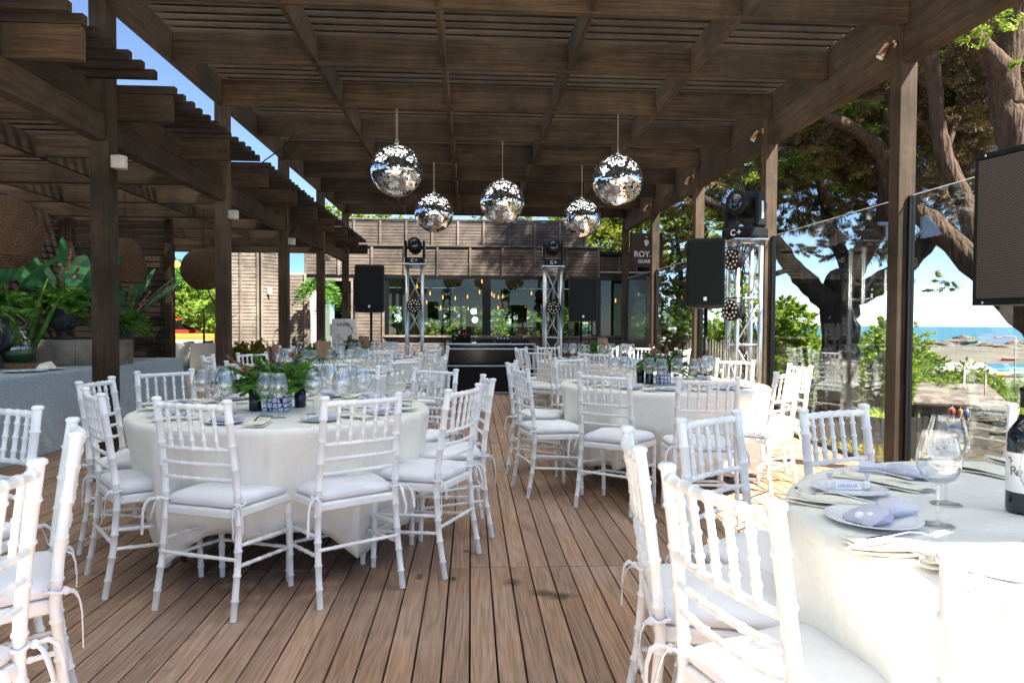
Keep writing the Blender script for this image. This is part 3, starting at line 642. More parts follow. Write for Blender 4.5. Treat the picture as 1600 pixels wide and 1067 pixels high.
chair0 = build_chair(); chair_snap = snapshot(chair0); used = [False]
def chair(x, y, deg, label, group):
    """x,y: middle of the back at the floor; deg: direction the sitter faces"""
    rz = R(deg-90)
    if not used[0]:
        used[0] = True; chair0.location = (x, y, 0.0015); chair0.rotation_euler = (0, 0, rz); chair0['label'] = label; chair0['group'] = group; return chair0
    return dup(chair0, chair_snap, (x, y, 0.0015), rz, label, group)

# ================================================================== TABLES
TH = .755
def cloth_mesh(Rt, seed, zb=.20, zt=.005, tuck=.0):
    rr = random.Random(seed); n = 240; mb = MB(); vs = []; fs = []
    nr = 15; rid = sorted(2*math.pi*(i+rr.uniform(-.32, .32))/nr for i in range(nr)); wd_ = [rr.uniform(.07, .15) for _ in rid]; am = [rr.uniform(.35, 1.15) for _ in rid]; sl_ = [rr.uniform(-.10, .10) for _ in rid]
    ph = [rr.uniform(0, 6.28) for _ in range(6)]
    def fold(t, u_):
        f = 0
        for c_, w_, a_, l_ in zip(rid, wd_, am, sl_):
            d = (t-c_-l_*u_+math.pi) % (2*math.pi)-math.pi; w2 = w_*(.55+.6*u_); f += a_*math.exp(-abs(d/w2)**1.6)
        return f-.5
    rows = [(0, .3), (0, .6), (0, .85), (0, .97), (.002, 1.0), (.012, 1.010), (.03, 1.013)]+[(.03+.63*(i/16), 1) for i in range(1, 17)]
    for (d, k) in rows:
        for i in range(n):
            t = 2*math.pi*i/n
            if d <= .031: r_ = Rt*k; z = TH+zt-d+(.0015*math.sin(5*t+ph[4])*math.sin(k*9) if k < 1 else 0)
            else:
                u_ = (d-.03)/.63; f = fold(t, u_)
                hem = zb-.13*max(0, math.cos(4*t+ph[0]))**2+.035*math.sin(3*t+ph[1])-.03*f
                r_ = Rt*1.013+(u_**.7)*(.15*f+.012*math.sin(2*t+ph[2]))-tuck*u_**1.4+.006*math.sin(9*t+12*u_+ph[3])*u_
                z = max(TH+zt-.03-u_*(TH-.03-hem), .012)
            vs.append((r_*math.cos(t), r_*math.sin(t), z))
    m_ = len(rows)
    for j in range(m_-1):
        for i in range(n): a = j*n+i; b = j*n+(i+1) % n; fs.append((a, a+n, b+n, b))
    fs.append(tuple(range(n)))
    return mb.add(vs, fs)
tb0 = None; tb_snap = None
def round_table(x, y, lab, clab, seed, Rt=.84, tuck=.05, rz=0):
    global tb0, tb_snap
    if tb0 is None:
        tb0 = empty('round_table', (x, y, 0), rz, lab, 'table', 'round banquet tables')
        MB().lathe([(Rt-.008, 0), (Rt, .004), (Rt, .022), (Rt-.008, .026)], 64, (0, 0, TH-.027)).build('tabletop', 'slab', tb0)
        for sx in (-1, 1):
            for sy in (-1, 1): MB().tube([(sx*.42, sy*.26, TH-.03), (sx*.44, sy*.27, .35), (sx*.45, sy*.28, 0)], .014, 8).build('leg', 'steel', tb0, True)
        tb_snap = snapshot(tb0)
    else: dup(tb0, tb_snap, (x, y, 0), rz, lab)
    o = cloth_mesh(Rt, seed, tuck=tuck).build('tablecloth', 'cloth', None, True); o.location = (x, y, 0); tag(o, clab, 'tablecloth', 'ivory round tablecloths')
    sd = o.modifiers.new('solid', 'SOLIDIFY'); sd.thickness = .0015
    return o
T = dict(A=(-1.03, 3.88), B=(1.55, 5.44), C=(1.63, 1.50), D=(-1.45, 6.85), E=(1.68, 8.85), F=(-1.48, 9.55), G=(-2.28, 1.55))
TN = dict(A='the front left table', B='the front right table', C='the foreground table', D='the second left table', E='the second right table', F='the farthest left table', G='the table off left')
tw = dict(A='in front left of the aisle', B='by the glass right of the aisle', C='cut off at the right foreground', D='second back on the left', E='second back on the right', F='farthest back on the left', G='outside the left edge')
for i, k in enumerate('ABCDEFG'):
    round_table(*T[k], 'round banquet table '+tw[k]+', hidden under its cloth', 'ivory damask cloth on the round table '+tw[k], 20+i, Rt=(.785, .815, .82, .80, .80, .80, .80)[i], tuck=(.10, .06, .04, .08, .08, .08, .02)[i], rz=.4*i)

# chairs: middle of the back and facing, with the words that single each out
CH = {
 'A': [(-1.16, 2.93, 70, 'at the near left'), (-.485, 3.08, 124, 'at the near right, back to camera,'), (-.045, 3.475, 155, 'by the aisle, nearer one,'), (.09, 4.12, 188, 'by the aisle, farther one,'),
       (-.26, 4.86, 238, 'at the far right'), (-.86, 5.08, 262, 'on the far side right of the flowers'), (-1.5, 5.05, 290, 'on the far side behind the flowers'), (-2.02, 4.66, 318, 'at the far left'), (-2.07, 3.93, 2, 'at the left, farther one,'), (-1.74, 3.28, 38, 'at the left, nearer one,')],
 'B': [(.875, 4.43, 53, 'at the near left, back to the camera'), (1.45, 4.10, 84, 'on the near side, back to the camera'), (2.21, 4.66, 130, 'at the near right in the sun'), (2.64, 5.36, 180, 'against the glass, in the sun,'), (2.45, 6.22, 222, 'at the far right by the truss'),
       (1.72, 6.62, 265, 'on the far side right of the flowers'), (.96, 6.48, 298, 'at the far left by the aisle'), (.36, 5.78, 345, 'by the aisle, farther one,'), (.375, 4.99, 12, 'by the aisle, nearer one,')],
 'C': [(.475, 1.915, -8, 'at the far left, seen edge on'), (.51, 1.36, 16, 'sunlit, nearest the camera, left side'), (.86, 2.37, -52, 'at the far left corner, bluish in shade'), (1.43, 2.58, -66, 'on the far side in front of the post'), (2.36, 2.56, -125, 'on the far side behind the bottle'), (.80, .78, 44, 'at the bottom right corner')],
 'G': [(-1.79, 2.71, 248, 'on the far side, at the left edge'), (-1.23, 2.17, 211, 'at the right, edge on with loose ribbons'), (-1.02, 1.45, 176, 'at the near right')],
}
def ring(c, n, a0, r, names, seed):
    rr = random.Random(seed); out = []
    for i in range(n):
        a = a0+360*i/n+rr.uniform(-5, 5); q = r+rr.uniform(-.04, .08); out.append((c[0]+q*math.cos(R(a)), c[1]+q*math.sin(R(a)), a+180+rr.uniform(-6, 6), names[i]))
    return out
NM = ['at the right side', 'at the far right', 'on the far side, right one', 'on the far side, left one', 'at the far left', 'at the left side', 'at the near left', 'on the near side, left one', 'on the near side, right one', 'at the near right']
CH['D'] = ring(T['D'], 10, -2, 1.12, NM, 1); CH['E'] = ring(T['E'], 10, 8, 1.12, NM, 5); CH['F'] = ring(T['F'], 10, 4, 1.12, NM, 3)
for k in CH:
    for (x, y, d, w_) in CH[k]: chair(x, y, d, 'white bamboo chair '+w_+' of '+TN[k], 'white chairs round '+TN[k])

# ================================================================== TABLEWARE
TZ = TH+.0065
def proto_root(name, cat): return empty(name, (0, 0, 0), 0, None, cat)
class Proto:
    def __init__(s, root): s.root = root; s.snap = snapshot(root); s.used = False
    def place(s, x, y, z, rz, label, group=None, scale=None):
        if not s.used:
            s.used = True; s.root.location = (x, y, z); s.root.rotation_euler = (0, 0, rz); s.root['label'] = label
            if group: s.root['group'] = group
            if scale: s.root.scale = (scale,)*3
            return s.root
        return dup(s.root, s.snap, (x, y, z), rz, label, group, scale)
def make_glass():
    g = proto_root('wine_glass', 'wine glass')
    bowl = [(.004, .098), (.018, .102), (.036, .115), (.046, .135), (.0485, .155), (.0455, .18), (.039, .205), (.0355, .222), (.0362, .2235), (.0348, .2232)]
    inner = [(.0345, .221), (.0380, .205), (.0444, .18), (.0473, .155), (.0447, .135), (.035, .1165), (.017, .1045), (.003, .1015)]
    MB().lathe(bowl+inner, 32).build('bowl', 'glass', g, True)
    MB().lathe([(.004, .004), (.0036, .02), (.0034, .06), (.0042, .09), (.006, .099)], 12).build('stem', 'glass', g, True)
    MB().lathe([(.037, 0), (.0375, .0012), (.030, .003), (.010, .0055), (.004, .009)], 32).build('foot', 'glass', g, True)
    return Proto(g)
GL = make_glass()
def make_plate():
    g = proto_root('side_plate', 'plate'); MB().lathe([(.045, 0), (.055, .001), (.085, .010), (.096, .0125), (.097, .0145), (.094, .0145), (.082, .012), (.056, .0045), (.01, .004)], 40).build('dish', 'china', g, True); return Proto(g)
PL = make_plate()
def make_bag():
    g = proto_root('favour_bag', 'favour bag'); rr = random.Random(5); mb = MB(); n = 22; vs = []; fs = []
    prof = [(0, .030, .004), (.02, .038, .018), (.05, .040, .030), (.075, .030, .030), (.092, .012, .022), (.105, .020, .024), (.13, .036, .030), (.155, .046, .034)]
    for j, (x, ry, h) in enumerate(prof):
        for i in range(n):
            t = 2*math.pi*i/n; k = 1+.16*math.sin(5*t+j)+rr.uniform(-.07, .07); vs.append((x-.06+rr.uniform(-.003, .003), ry*k*math.cos(t), max(.0, h*.5+h*.5*math.sin(t)*k)))
    for j in range(len(prof)-1):
        for i in range(n): a = j*n+i; b = j*n+(i+1) % n; fs.append((a, b, b+n, a+n))
    fs.append(tuple(range(n))[::-1]); mb.add(vs, fs).build('organza', 'organza', g, True)
    for k in range(5): MB().sphere((-.045+.017*k, rr.uniform(-.012, .012), .014), .0105, 10, 7, (1.25, .9, .9)).build('almond', 'candy', g, True)
    MB().tube([(.033, .012*math.cos(t), .012+.011*math.sin(t)) for t in np.linspace(0, 6.28, 10)], .0022, 5).build('ribbon', 'ribbon', g, True)
    return Proto(g)
BAG = make_bag()
def make_napkin():
    g = proto_root('napkin', 'napkin'); rr = random.Random(8)
    nx_, ny_ = 16, 8; vs = []; fs = []
    for lay in range(2):
        b = len(vs)
        for j in range(ny_+1):
            for i in range(nx_+1):
                u_ = i/nx_-.5; v_ = j/ny_-.5; z = .002+.008*lay+.0022*math.sin(u_*9+lay)+.0025*math.sin(v_*6+u_*5)*(1 if lay else .5)+.002*abs(v_)*2
                vs.append((u_*.22+.012*math.sin(v_*6+lay)+lay*.01, v_*.085*(1-.18*u_)+lay*.006, max(.0012, z)))
        for j in range(ny_):
            for i in range(nx_): a = b+j*(nx_+1)+i; fs.append((a, a+1, a+nx_+2, a+nx_+1))
    o = MB().add(vs, fs).build('folded_cloth', 'napkin', g, True); sd = o.modifiers.new('s', 'SOLIDIFY'); sd.thickness = .0022; sd.offset = 1
    return Proto(g)
NAP = make_napkin()
def make_fork():
    g = proto_root('fork', 'fork')
    def flat(pts, th=.0022):
        mb = MB(); vs = []
        for (x, w_, z) in pts: vs += [(x, -w_/2, z), (x, w_/2, z), (x, w_/2*.8, z+th), (x, -w_/2*.8, z+th)]
        fs = []
        for i in range(len(pts)-1):
            a = i*4; fs += [(a, a+4, a+5, a+1), (a+3, a+2, a+6, a+7), (a, a+3, a+7, a+4), (a+1, a+5, a+6, a+2)]
        fs += [(0, 1, 2, 3), (len(vs)-4, len(vs)-1, len(vs)-2, len(vs)-3)]; return mb.add(vs, fs)
    flat([(-.105, .008, .004), (-.095, .016, .004), (-.06, .011, .007), (-.01, .006, .013), (.02, .006, .011), (.033, .012, .006), (.045, .023, .003)]).build('handle', 'steel', g, True)
    for y in (-.0095, -.0032, .0032, .0095): 
        mb = flat([(.043, .0035, .003), (.06, .0033, .004), (.082, .003, .009), (.096, .0015, .013)], .0016); mb.v = [(a, b+y, c_) for a, b, c_ in mb.v]; mb.build('tine', 'steel', g, True)
    return Proto(g)
FK = make_fork()
HOURS = 'twelve one two three four five six seven eight nine ten eleven'.split(); CLK = set()
def setting(k, a, r_, where, items='pbnfg', seed=0, nglass=2):
    """one place setting on table k in direction a (deg)"""
    rr = random.Random(seed); cx, cy_ = T[k]; c = math.cos(R(a)); s = math.sin(R(a)); tx, ty = -s, c
    def P(rad, tn): return cx+c*rad+tx*tn, cy_+s*rad+ty*tn
    h = round(((90-a) % 360)/30) % 12
    while (k, h) in CLK: h = (h+1) % 12
    CLK.add((k, h)); ww = 'at '+HOURS[h]+" o'clock on "+TN[k]
    if 'p' in items: x, y = P(r_, -.06+rr.uniform(-.02, .02)); PL.place(x, y, TZ, rr.uniform(0, 6), 'white side plate '+ww, 'side plates')
    if 'b' in items: BAG.place(x, y, TZ+.006, R(a+90)+rr.uniform(-.5, .5), 'lavender organza bag of almonds '+ww, 'favour bags')
    if 'n' in items: x, y = P(r_+.02, .13+rr.uniform(-.02, .02)); rz = R(a)+rr.uniform(-.3, .3)+math.pi; NAP.place(x, y, TZ, rz, 'cream folded napkin '+ww, 'napkins')
    if 'f' in items: FK.place(x, y, TZ+.024, rz+rr.uniform(-.1, .1), 'steel fork lying on the napkin '+ww, 'forks')
    if 'g' in items:
        for j in range(nglass):
            x, y = P(r_-.20-.05*j+rr.uniform(-.02, .02), .13-.10*j+rr.uniform(-.02, .02)); GL.place(x, y, TZ, 0, ('inner' if j else 'outer')+' wine glass of two '+ww, 'wine glasses')
def angs(k): return [(math.degrees(math.atan2(y-T[k][1], x-T[k][0])), w_) for (x, y, d, w_) in CH[k]]
for k in 'AB':
    for i, (a, w_) in enumerate(angs(k)): setting(k, a, .60, w_, seed=i+50*ord(k))
for k in 'DEF':
    for i, (a, w_) in enumerate(angs(k)): setting(k, a, .61, w_, items='pbng' if k != 'F' else 'pbg', seed=i+90*ord(k))
# foreground table, item by item
def zt(px, py, z=TZ): v = atz(px, py, z); return v.x, v.y
x, y = zt(1363, 816); PL.place(x, y, TZ, 0, 'white side plate with a lavender bag, nearest on the right foreground table', 'side plates', 1.12); BAG.place(x+.005, y, TZ+.006, R(28), 'lavender organza bag of almonds nearest on the right foreground table', 'favour bags', 1.15)
x, y = zt(1326, 768); PL.place(x, y, TZ, 0, 'white side plate holding a name tag at the left of the foreground table', 'side plates', 1.05); px_, py_ = x, y
x, y = zt(1405, 744); BAG.place(x, y, TZ+.002, R(150), 'lavender organza bag at the far left of the foreground table', 'favour bags', 1.2); PL.place(x+.07, y+.01, TZ, 0, 'white side plate half under the far lavender bag on the foreground table', 'side plates', .95)
x, y = zt(1410, 862); NAP.place(x, y, TZ, R(-10), 'cream napkin under the shiny fork on the foreground table', 'napkins', 1.0); x, y = zt(1424, 858); FK.place(x, y, TZ+.024, R(8), 'shiny steel fork nearest the camera on the foreground table', 'forks', 1.02)
x, y = zt(1306, 791); NAP.place(x, y, TZ, R(-40), 'cream napkin at the left rim of the foreground table', 'napkins', 1.05); FK.place(x-.01, y-.005, TZ+.024, R(140), 'dark steel fork on the napkin at the left rim of the foreground table', 'forks')
x, y = zt(1372, 757); NAP.place(x, y, TZ, R(-48), 'cream napkin at the far left of the foreground table', 'napkins', 1.15); FK.place(x-.005, y+.01, TZ+.027, R(132), 'dark handled steel fork at the far left of the foreground table', 'forks')
x, y = zt(1535, 738); NAP.place(x, y, TZ, R(-70), 'rolled cream napkin behind the wine bottle in the sun', 'napkins', 1.1)
x, y = zt(1590, 728); NAP.place(x, y, TZ, R(-95), 'cream napkin at the far right of the foreground table', 'napkins', 1.0)
x, y = zt(1545, 885); NAP.place(x, y, TZ, R(-10), 'cream napkin in full sun at the near edge of the foreground table', 'napkins', 1.2)
x, y = zt(1560, 905); PL.place(x, y, TZ+.02, 0, 'white side plate in full sun at the near edge of the foreground table', 'side plates', 1.1)
x, y = zt(1465, 820); GL.place(x, y, TZ, 0, 'big wine glass standing nearest on the foreground table', 'wine glasses', 1.0)
x, y = zt(1478, 787); GL.place(x, y, TZ, 0, 'big wine glass just behind the nearest one on the foreground table', 'wine glasses', 1.05)
x, y = zt(1632, 850); GL.place(x, y, TZ, 0, 'wine glass in front of the bottle at the right edge', 'wine glasses', 1.0)
# name tag lying on the plate with two wrapped sweets
nt_ = empty('name_tag', (px_, py_, TZ+.007), R(-8), 'small white name card lying on a plate on the foreground table', 'name card')
bx(MB(), -.035, .035, -.001, .0006, 0, .02).build('card', 'china', nt_).rotation_euler = (R(-25), 0, 0)
mb = MB()
for i in range(9): mb.box(-.028+.006*i, -.025+.006*i, -.0018, -.001, .006, .011+.002*(i % 3))
mb.build('lettering', basic('lavender ink', (.38, .33, .55)), nt_).rotation_euler = (R(-25), 0, 0)
for k, (dx, dy, lb) in enumerate(((-.05, .012, 'white wrapped sweet left of the name card'), (.052, .0, 'white wrapped sweet right of the name card'))):
    e_ = empty('wrapped_sweet', (px_+dx, py_+dy, TZ+.007), k, lb, 'sweet', 'wrapped sweets by the name card')
    MB().sphere((0, 0, .013), .013, 12, 8, (1, 1, .95)).build('sweet', 'candy', e_, True)
    MB().add([(.0, 0, .024), (.012, .006, .045), (.004, -.012, .047), (-.01, .004, .044), (.0, 0, .026)], [(0, 1, 2), (0, 2, 3), (0, 3, 1)]).build('wrapper', 'organza', e_)
# wine bottle
bt = empty('wine_bottle', (*zt(1601, 800), TZ), R(0), 'dark wine bottle with a white label at the right edge of the foreground table', 'wine bottle')
BG = basic('dark green bottle glass', (.006, .010, .014), rough=.05, spec=.8)
MB().lathe([(.036, 0), (.041, .004), (.042, .012), (.042, .185), (.040, .200), (.030, .222), (.019, .238), (.0155, .255), (.0150, .285)], 40).build('glass_body', BG, bt, True)
MB().lathe([(.0155, .250), (.0158, .252), (.0158, .305), (.0170, .306), (.0170, .318), (.0120, .320)], 24).build('capsule', 'blackgloss', bt, True)
MB().lathe([(.0160, .243), (.0164, .244), (.0160, .268), (.0156, .269)], 24, cap=False).build('neck_label', basic('lime neck label', (.30, .42, .03), rough=.4), bt, True)
mb = MB(); n = 30; vs = []; fs = []
la = math.atan2(-bt.location.y, -bt.location.x)
for i in range(n+1):
    t = la+R(-88)+R(150)*i/n
    for z in (.055, .155): vs.append((.0424*math.cos(t), .0424*math.sin(t), z))
for i in range(n): fs.append((2*i, 2*i+2, 2*i+3, 2*i+1))
mb.add(vs, fs).build('label', basic('white paper label', (.80, .79, .77), rough=.8), bt, True)
def text(body, size, m, parent, loc, rot, ext=.0006, name='lettering', align='CENTER', bold=0):
    cu = bpy.data.curves.new(name, 'FONT'); cu.body = body; cu.size = size; cu.extrude = ext; cu.align_x = align; cu.align_y = 'CENTER'; cu.resolution_u = 3
    if bold: cu.offset = bold
    t_ = bpy.data.objects.new('tmp', cu); COL.objects.link(t_); bpy.context.view_layer.update()
    me = bpy.data.meshes.new_from_object(t_.evaluated_get(bpy.context.evaluated_depsgraph_get())); bpy.data.objects.remove(t_); me.materials.clear()
    o = link(name, me, m, parent); o.location = loc; o.rotation_euler = rot; return o
ink = basic('grey ink', (.16, .15, .17)); 
def on_label(body, size, m_, ang, z):
    t = la+R(ang); return text(body, size, m_, bt, (.0432*math.cos(t), .0432*math.sin(t), z), (R(90), 0, t+R(90)), .0003)
for ch_, a_ in (('R', -34), ('e', -17)): on_label(ch_, .034, ink, a_, .108)
# tiny bird emblem and fine print on the label
for j, (a_, z_, s_) in enumerate([(-50, .140, .010), (-43, .134, .008), (-47, .128, .006)]):
    t = la+R(a_); o = MB().sphere((0, 0, 0), s_*.5, 8, 5, (1, .12, .6)).build('emblem', basic('maroon ink', (.20, .05, .06)), bt, True); o.location = (.0430*math.cos(t), .0430*math.sin(t), z_); o.rotation_euler = (0, R(30*j), t+R(90))

# ================================================================== FLOWERS
def fern(rng, base, d, L, W, n=16, droop=.5, segs=None):
    """leaflet quads along a drooping rachis"""
    base = np.array(base, float); d = np.array(d, float); d /= np.linalg.norm(d); out = []
    side = np.cross(d, [0, 0, 1.]); side /= max(np.linalg.norm(side), 1e-6)
    t = np.linspace(.12, 1, n); P = base+d*(L*t)[:, None]; P[:, 2] -= droop*L*t*t*.5
    for s in (-1, 1):
        dirs = side*s+d*.6+rng.normal(size=(n, 3))*.12; dirs[:, 2] -= .15
        ll = W*np.sin(np.pi*np.clip(t*.85+.12, 0, 1))*rng.uniform(.8, 1.15, n)
        C = P+unit(dirs)*ll[:, None]*.5; out.append(leafquads(C, dirs, ll, ll*.30+.002, rng, up=unit(np.cross(unit(dirs), [0, 0, 1.])+rng.normal(size=(n, 3))*.3)))
    st = leafquads(P-d*L*.5/n, np.gradient(P, axis=0), np.full(n, L/n*1.6), np.full(n, .003), rng); out.append(st)
    return np.concatenate(out)
def blade(rng, base, d, L, W, n=7, droop=.6):
    base = np.array(base, float); d = np.array(d, float); d /= np.linalg.norm(d); side = unit(np.cross(d, [0, 0, 1.])+rng.normal(size=3)*.35)
    t = np.linspace(0, 1, n+1); P = base+d*(L*t)[:, None]; P[:, 2] -= droop*L*t*t*.5; w = W*np.sin(np.pi*np.clip(t*.9+.08, 0, 1))**.8*.5+.001; w[-1] = .0005
    a = P-side*w[:, None]; b = P+side*w[:, None]; return np.stack([a[:-1], b[:-1], b[1:], a[1:]], axis=1)
def rdir(rng, z0, z1):
    a = rng.uniform(0, 2*np.pi); z = rng.uniform(z0, z1); r_ = np.sqrt(max(0, 1-z*z)); return np.array([r_*np.cos(a), r_*np.sin(a), z])
def arrangement(seed, loc, label, big=1.0, vase='square'):
    rng = np.random.default_rng(seed)
    e_ = empty('flower_arrangement', loc, 0, label, 'flowers', 'leafy centrepieces on the round tables')
    h = .115
    V = [fern(rng, (0, 0, h), rdir(rng, .15, .95), rng.uniform(.2, .34)*big, .07, 15, rng.uniform(.3, 1)) for _ in range(48)]
    fastmesh('fern_fronds', np.concatenate(V), 'leafg', e_)
    V = [blade(rng, rdir(rng, 0, 1)*.05+[0, 0, h+.01], rdir(rng, .05, .8), rng.uniform(.12, .22)*big, .045, 6, .8) for _ in range(26)]
    fastmesh('lime_leaves', np.concatenate(V), 'leafy', e_)
    V = [blade(rng, rdir(rng, 0, 1)*.05+[0, 0, h+.01], rdir(rng, .2, .95), rng.uniform(.10, .18)*big, .022, 6, .5) for _ in range(12)]
    fastmesh('bronze_leaves', np.concatenate(V), 'leafr', e_)
    for i in range(5):
        d = rdir(rng, .45, .98); L = rng.uniform(.22, .33)*big; t = np.linspace(.45, 1, 60); P = np.array([0, 0, h])+d*(L*t)[:, None]
        fastmesh('plume', leafquads(P+rng.normal(size=P.shape)*.004, unit(d+rng.normal(size=P.shape)*.35), .03, .005, rng), 'reed', e_)
    for i in range(9):
        d = rdir(rng, .2, .8); c = d*rng.uniform(.16, .25)*big+[0, 0, h]; n = 70; D = unit(rng.normal(size=(n, 3)))
        o = fastmesh('thistle', leafquads(c+D*.009, D, .026, .004, rng), 'thistle', e_)
    for i in range(5):
        d = rdir(rng, .3, .95); c = d*rng.uniform(.17, .25)*big+[0, 0, h]; n = 26; D = unit(rng.normal(size=(n, 3))+d*.8)
        fastmesh('rose', leafquads(c+D*.014, D, .03, .022, rng), 'petalp', e_)
    if vase == 'square': MB().box(-.062, .062, -.062, .062, 0, h+.012).build('vase', 'lattice', e_, bevel=.004)
    else: MB().lathe([(.05, 0), (.058, .01), (.06, .05), (.056, .1), (.05, h)], 32).build('vase', 'lattice', e_, True)
    return e_
def candle(loc, label):
    e_ = empty('candle_jar', loc, 0, label, 'candle holder', 'dark candle jars beside the flowers')
    MB().lathe([(.028, 0), (.032, .004), (.032, .12), (.030, .12), (.029, .006), (.01, .005)], 24).build('jar', basic('smoky navy glass', (.008, .016, .032), rough=.08), e_, True)
    MB().lathe([(.022, .006), (.022, .06), (.004, .062)], 16).build('candle', 'china', e_, True)
def on(k, dx, dy): return (T[k][0]+dx, T[k][1]+dy, TZ)
arrangement(1, on('A', -.02, -.10), 'leafy centrepiece in a square blue lattice vase on the front left table', 1.15)
candle(on('A', -.13, -.13), 'dark candle jar left of the square vase on the front left table'); candle(on('A', .07, .03), 'dark candle jar behind the square vase on the front left table')
arrangement(2, on('B', -.02, -.10), 'leafy centrepiece in a round blue lattice vase on the front right table', 1.0, 'round')
candle(on('B', -.12, -.05), 'dark candle jar left of the round vase on the front right table'); candle(on('B', -.17, .04), 'dark candle jar farther left on the front right table')
arrangement(3, on('D', -.1, .1), 'dark leafy centrepiece on the second left table', .95); arrangement(4, on('E', -.05, 0), 'small green centrepiece on the second right table', .85)
arrangement(5, on('F', -.1, 0), 'green and bronze centrepiece on the farthest left table', .95)
# kraft number cards in the centrepieces
for k, lb in (('D', 'brown card standing in the centrepiece on the second left table'), ('E', 'brown card standing on the second right table'), ('F', 'brown card standing in the centrepiece on the farthest left table')):
    e_ = empty('number_card', on(k, .02, -.12), R(12), lb, 'card', 'brown cards on the far tables'); bx(MB(), -.07, .07, -.002, .002, .14, .30).build('card', basic('kraft card', (.30, .17, .10), rough=.9), e_); MB().tube([(0, .004, 0), (0, .004, .2)], .003, 6).build('stem', 'black', e_)

# ================================================================== MIRROR BALLS
def mirror_ball():
    r_ = .295; e_ = empty('mirror_ball', (0, 0, 0), 0, None, 'mirror ball', 'mirror balls under the pergola')
    MB().sphere((0, 0, 0), r_-.006, 40, 28).build('core', 'blackgloss', e_, True)
    rng = np.random.default_rng(4); nb = 46; Q = []
    for i in range(nb):
        th = math.pi*(i+.5)/nb; n = max(4, int(2*math.pi*math.sin(th)/(math.pi/nb))); s = math.pi*r_/nb*.42
        ph = 2*math.pi*(np.arange(n)+rng.uniform())/n
        nrm = np.stack([np.sin(th)*np.cos(ph), np.sin(th)*np.sin(ph), np.full(n, np.cos(th))], 1); C = nrm*r_
        nj = unit(nrm+rng.normal(size=nrm.shape)*.032+.05*np.stack([np.sin(3*ph+i*.5), np.cos(2*ph+i*.35), np.sin(4*ph-i*.4)], 1)); e1 = unit(np.stack([-np.sin(ph), np.cos(ph), np.zeros(n)], 1)); e1 = unit(e1-nj*(e1*nj).sum(1, keepdims=True)); e2 = np.cross(nj, e1)
        wx_ = math.pi*r_*math.sin(th)/n*.86
        Q.append(np.stack([C-e1*wx_-e2*s, C+e1*wx_-e2*s, C+e1*wx_+e2*s, C-e1*wx_+e2*s], 1))
    fastmesh('mirror_tiles', np.concatenate(Q), 'mirror', e_)
    MB().lathe([(.03, r_-.01), (.03, r_+.012), (.008, r_+.02)], 16).build('cap', 'steel', e_, True)
    MB().tube([(.016*math.cos(t), 0, r_+.035+.022*math.sin(t)) for t in np.linspace(0, 6.28, 13)], .0035, 6).build('hook', 'steel', e_, True)
    return e_
b0 = mirror_ball(); bs = snapshot(b0)
balls = [(620, 267, 2, 'biggest looking mirror ball, leftmost of the five'), (965, 282, 2, 'mirror ball hanging rightmost of the five'), (785, 316, 3, 'mirror ball hanging in the middle of the five'), (678, 333, 4, 'smaller looking mirror ball between the leftmost and the middle one'), (909, 341, 4, 'smaller looking mirror ball between the middle and the rightmost one')]
jys = [y for y in JY if y > 5]
for i, (px, py, j, lb) in enumerate(balls):
    c = at(px, py, jys[j]-.03 if j < 4 else jys[j]-.03)
    if i == 0: b = b0; b.location = c; b['label'] = lb
    else: b = dup(b0, bs, c, random.uniform(0, 6), lb)
    top = 3.688-c.z
    MB().tube([(-.006, 0, .352), (-.010, 0, top)], .0028, 5).build('cord', 'rope', b); MB().tube([(.006, 0, .352), (.010, 0, top)], .0028, 5).build('cord', 'rope', b)

# ================================================================== STAGE GEAR
def truss(loc, rz, H_, label, w_=.29):
    e_ = empty('truss_tower', loc, rz, label, 'truss', 'aluminium truss towers'); h = w_/2-.025
    for sx in (-h, h):
        for sy in (-h, h): MB().tube([(sx, sy, .03), (sx, sy, H_-.012)], .025, 14).build('tube', 'alu', e_, True)
    mb = MB(); mb.box(-w_/2-.06, w_/2+.06, -w_/2-.06, w_/2+.06, .0, .012); mb.build('base_plate', 'alu', e_)
    for a, b in (((-h, -h), (h, -h)), ((h, -h), (h, h)), ((h, h), (-h, h)), ((-h, h), (-h, -h))):
        for z in (.06, .55, 1.03, 1.52, H_-.04): MB().tube([(*a, z), (*b, z)], .012, 8).build('rung', 'alu', e_, True)
        k = 0; z = .06
        for z0, z1 in ((.06, .55), (.55, 1.03), (1.03, 1.52), (1.52, H_-.04)):
            zm = (z0+z1)/2; p, q = (a, b) if k % 2 == 0 else (b, a)
            MB().tube([(*p, z0+.02), (*q, z1-.02)], .009, 8).build('brace', 'alu', e_, True)
            k += 1
    bx(MB(), -w_/2-.03, w_/2+.03, -w_/2-.03, w_/2+.03, H_-.011, H_+.003).build('top_plate', 'alu', e_)
    return e_
tl = truss((at(648, 500, 10.9).x, 10.9, 0), R(2), 2.17, 'aluminium truss tower left of the music desk')
tr_ = truss((at(863, 500, 10.7).x, 10.7, 0), R(-2), 2.14, 'aluminium truss tower right of the music desk')
tb = truss((at(1171, 500, 7.0).x+.0, 7.15, 0), R(0), 2.14, 'large aluminium truss tower beside the glass on the right', .30)
